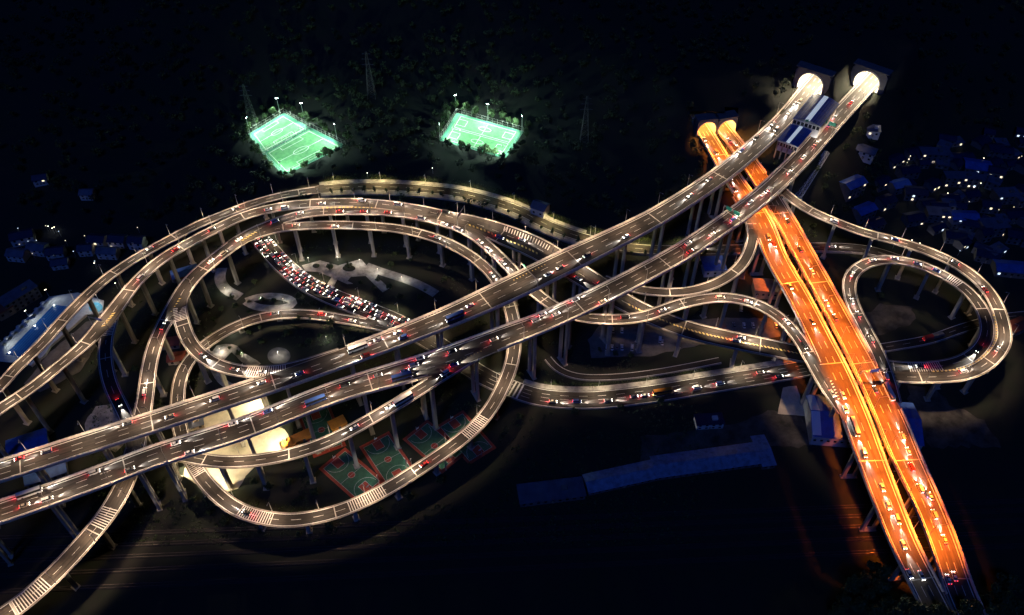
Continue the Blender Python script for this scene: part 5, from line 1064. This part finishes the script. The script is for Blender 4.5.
# the row along the hillside road
r = ROADS['CG']; s = 8; i = 0; spots = []
while s < r['S'][-1] - 95:
    p, t, nn, w = sample(r, s); c = p - nn * (w / 2 + 2.3); spots.append((c[0], c[1], p[2] + 0.2)); s += random.uniform(7.2, 9.5)
for i, c in enumerate(spots): tree(c[0], c[1], 0, f'small round street tree in the row along the hillside road, {nth(i)} from the left', 'street trees along the hillside road', z=c[2], sc=random.uniform(0.75, 1.05))
def off_road(x, y, pad=4.0):
    return all(abs(near(q, (x, y))[1]) > q['W'][near(q, (x, y))[0]] / 2 + pad or abs(near(q, (x, y))[2]) > 4 for q in ALL)
# trees round the pitches
spots = []
for q in PITCHES:
    gq = grow(q, 8.5)
    for k in range(4):
        a, b = gq[k], gq[(k + 1) % 4]; n = max(2, int(np.linalg.norm(b - a) / 6.5))
        for j in range(n):
            c = a + (b - a) * (j + random.uniform(0.1, 0.9)) / n + np.array([random.uniform(-2, 2), random.uniform(-2, 2)])
            if not any(inpoly(np.array(c[0]), np.array(c[1]), grow(qq, 4.5)) for qq in PITCHES): spots.append(c)
spots.sort(key=lambda c: px_of((c[0], c[1], 24))[0])
for i, c in enumerate(spots): tree(c[0], c[1], random.choice([1, 1, 2]), f'dark leafy tree at the rim of a floodlit pitch, {nth(i)} from the left', 'trees round the pitches', sc=random.uniform(0.7, 1.05))
# park trees inside the loops
PT = [(318, 268), (331, 270), (349, 269), (378, 282), (374, 291), (232, 300), (262, 302), (275, 303), (205, 345), (212, 338), (217, 342), (230, 350), (240, 356), (298, 330), (320, 338), (345, 335), (250, 335), (300, 348), (390, 290), (400, 300), (360, 285), (196, 322), (200, 312), (210, 305), (300, 300), (312, 306), (326, 310), (300, 500), (315, 496), (270, 490), (255, 484), (290, 486), (310, 470), (300, 460), (420, 300), (280, 420), (425, 292), (555, 385), (560, 388), (572, 386), (600, 352), (615, 356), (630, 358), (520, 378), (498, 372), (150, 350), (136, 372), (140, 395), (160, 405), (172, 330), (700, 268), (690, 262), (800, 238), (880, 300), (640, 258), (222, 312), (236, 309), (250, 314), (310, 322), (330, 326), (260, 330), (288, 336), (310, 345), (262, 345), (300, 322), (340, 290), (352, 298), (392, 268), (410, 262), (430, 270), (445, 282), (330, 252), (360, 252), (395, 256), (245, 278), (255, 285), (215, 322), (225, 525), (210, 515), (195, 502), (260, 534), (300, 536), (330, 530), (170, 510), (150, 495), (380, 512), (410, 500), (440, 484), (470, 466), (500, 440), (520, 420), (540, 412), (575, 415), (620, 412), (660, 406)]
k = 0
for u, v in sorted(PT):
    c = at(u, v, 0)
    if off_road(c[0], c[1], 1.5) or True:
        q = [rr for rr in ALL if rr['ground'] and abs(near(rr, c)[1]) < rr['W'][0] / 2 + 2]
        if q: continue
        tree(c[0], c[1], random.choice([0, 1, 1]), f'leafy tree on the valley floor among the ramps, {nth(k)} from the left', 'trees on the valley floor', sc=random.uniform(0.6, 0.95)); k += 1
# hedges that line the hillside road
hb = MB(); r = ROADS['CG']; rng = np.random.default_rng(11); s = 4
while s < r['S'][-1] - 60:
    p, t, nn, w = sample(r, s); dens = 10 if (math.sin(s * 0.11) + math.sin(s * 0.037 + 1)) > -0.5 else 3
    for side, off, hh in ((1, 4.6, 1.7), (-1, 5.4, 1.0), (1, 6.4, 2.8)):
        c = p + nn * side * (w / 2 + off); gz = ground_z(c[0], c[1]); leaf_cloud(hb, (c[0], c[1], gz + hh * 0.5), hh * 0.75, dens, 0.38, 0.9)
    s += 0.9
r = ROADS['Q']; s = spos('Q', 540, 397)[0]
while s < spos('Q', 720, 383)[0]:
    p, t, nn, w = sample(r, s); c = p + nn * (w / 2 + 5.0); leaf_cloud(hb, (c[0], c[1], 0.5), 1.0, 7, 0.35); s += 0.9
tag(hb.build('hedge', 'hedge_leaf'), 'ragged yellow-green hedges along the lit roadsides', kind='stuff')
# trees on the near bank where the orange bridge lands
bank = [(905, 606), (916, 612), (928, 616), (940, 612), (952, 617), (964, 612), (976, 608), (986, 600), (996, 592), (1006, 600), (1000, 612), (880, 588), (870, 596), (860, 606), (888, 604), (876, 612), (896, 614), (846, 600), (838, 612), (884, 574), (874, 566), (866, 580), (1012, 584), (1018, 606), (990, 614), (970, 618), (948, 622), (934, 622), (852, 586), (1004, 578)]
for i, (u, v) in enumerate(sorted(bank)):
    c = at(u, v, 20)
    for _ in range(6): c = at(u, v, 0.5 * c[2] + 0.5 * (ground_z(c[0], c[1]) + 6))
    tree(c[0], c[1], 2, f'dark tree on the near bank at foot of the orange bridge, {nth(i)} from the left', 'trees on the near bank', sc=random.uniform(0.9, 1.3))
# undergrowth on the valley floor
ub = MB(); rng = np.random.default_rng(5); n = 0
while n < 7500:
    u, v = rng.uniform(90, 700), rng.uniform(240, 545); c = at(u, v, 0)
    n += 1
    i_, j_ = int((c[0] - GX0) / GS), int((c[1] - GY0) / GS)
    if Z[j_, i_] > 0.2: continue
    if any(abs(near(q, c)[1]) < q['W'][near(q, c)[0]] / 2 + 2.5 for q in ALL if q['ground']): continue
    if math.sin(c[0] * 0.06 + 2) * math.cos(c[1] * 0.07) < -0.1 and v < 430: continue
    if (312 < u < 500 and 410 < v < 505) or (165 < u < 300 and 388 < v < 500) or (585 < u < 690 and 318 < v < 360) or (215 < u < 300 and 270 < v < 312) or (300 < u < 440 and 256 < v < 296) or (205 < u < 295 and 340 < v < 396): continue
    leaf_cloud(ub, (c[0], c[1], 0.35), rng.uniform(0.7, 1.7), 9, 0.45, 0.6)
tag(ub.build('undergrowth', 'leaf'), 'dark scrubby undergrowth on the valley floor', kind='stuff')
# the wood on the hills
wb = MB(); rng = np.random.default_rng(9); n = 0; tries = 0
while n < 2300 and tries < 9000:
    tries += 1; x, y = rng.uniform(-520, 520), rng.uniform(385, 760); i_, j_ = int((x - GX0) / GS), int((y - GY0) / GS)
    if FIX[j_, i_] or Z[j_, i_] < 1.5: continue
    if abs(x) > 70 + y * 0.62: continue
    z = Z[j_, i_]
    ok = True
    for q in ALL:
        jj, la, ov = near(q, (x, y))
        if abs(la) < q['W'][jj] / 2 + 6 and abs(ov) < 5 and q['S'][jj] < q['S'][-1] - 40 and q['P'][jj, 2] < z + 14: ok = False; break
    if not ok: continue
    h = rng.uniform(5, 9); gz = ground_z(x, y); rad = h * rng.uniform(0.32, 0.45)
    wb.tube((x, y, gz - 0.3), (x, y, gz + h * 0.6), 0.16, 0.08, 4, cap=False)
    for _ in range(3): leaf_cloud(wb, (x + rng.normal() * rad * .4, y + rng.normal() * rad * .4, gz + h * rng.uniform(0.55, 0.8)), rad * 0.8, 22, 0.75)
    n += 1
tag(wb.build('forest', 'leaf_dark'), 'dark wood covering the hillside behind the interchange', kind='stuff')
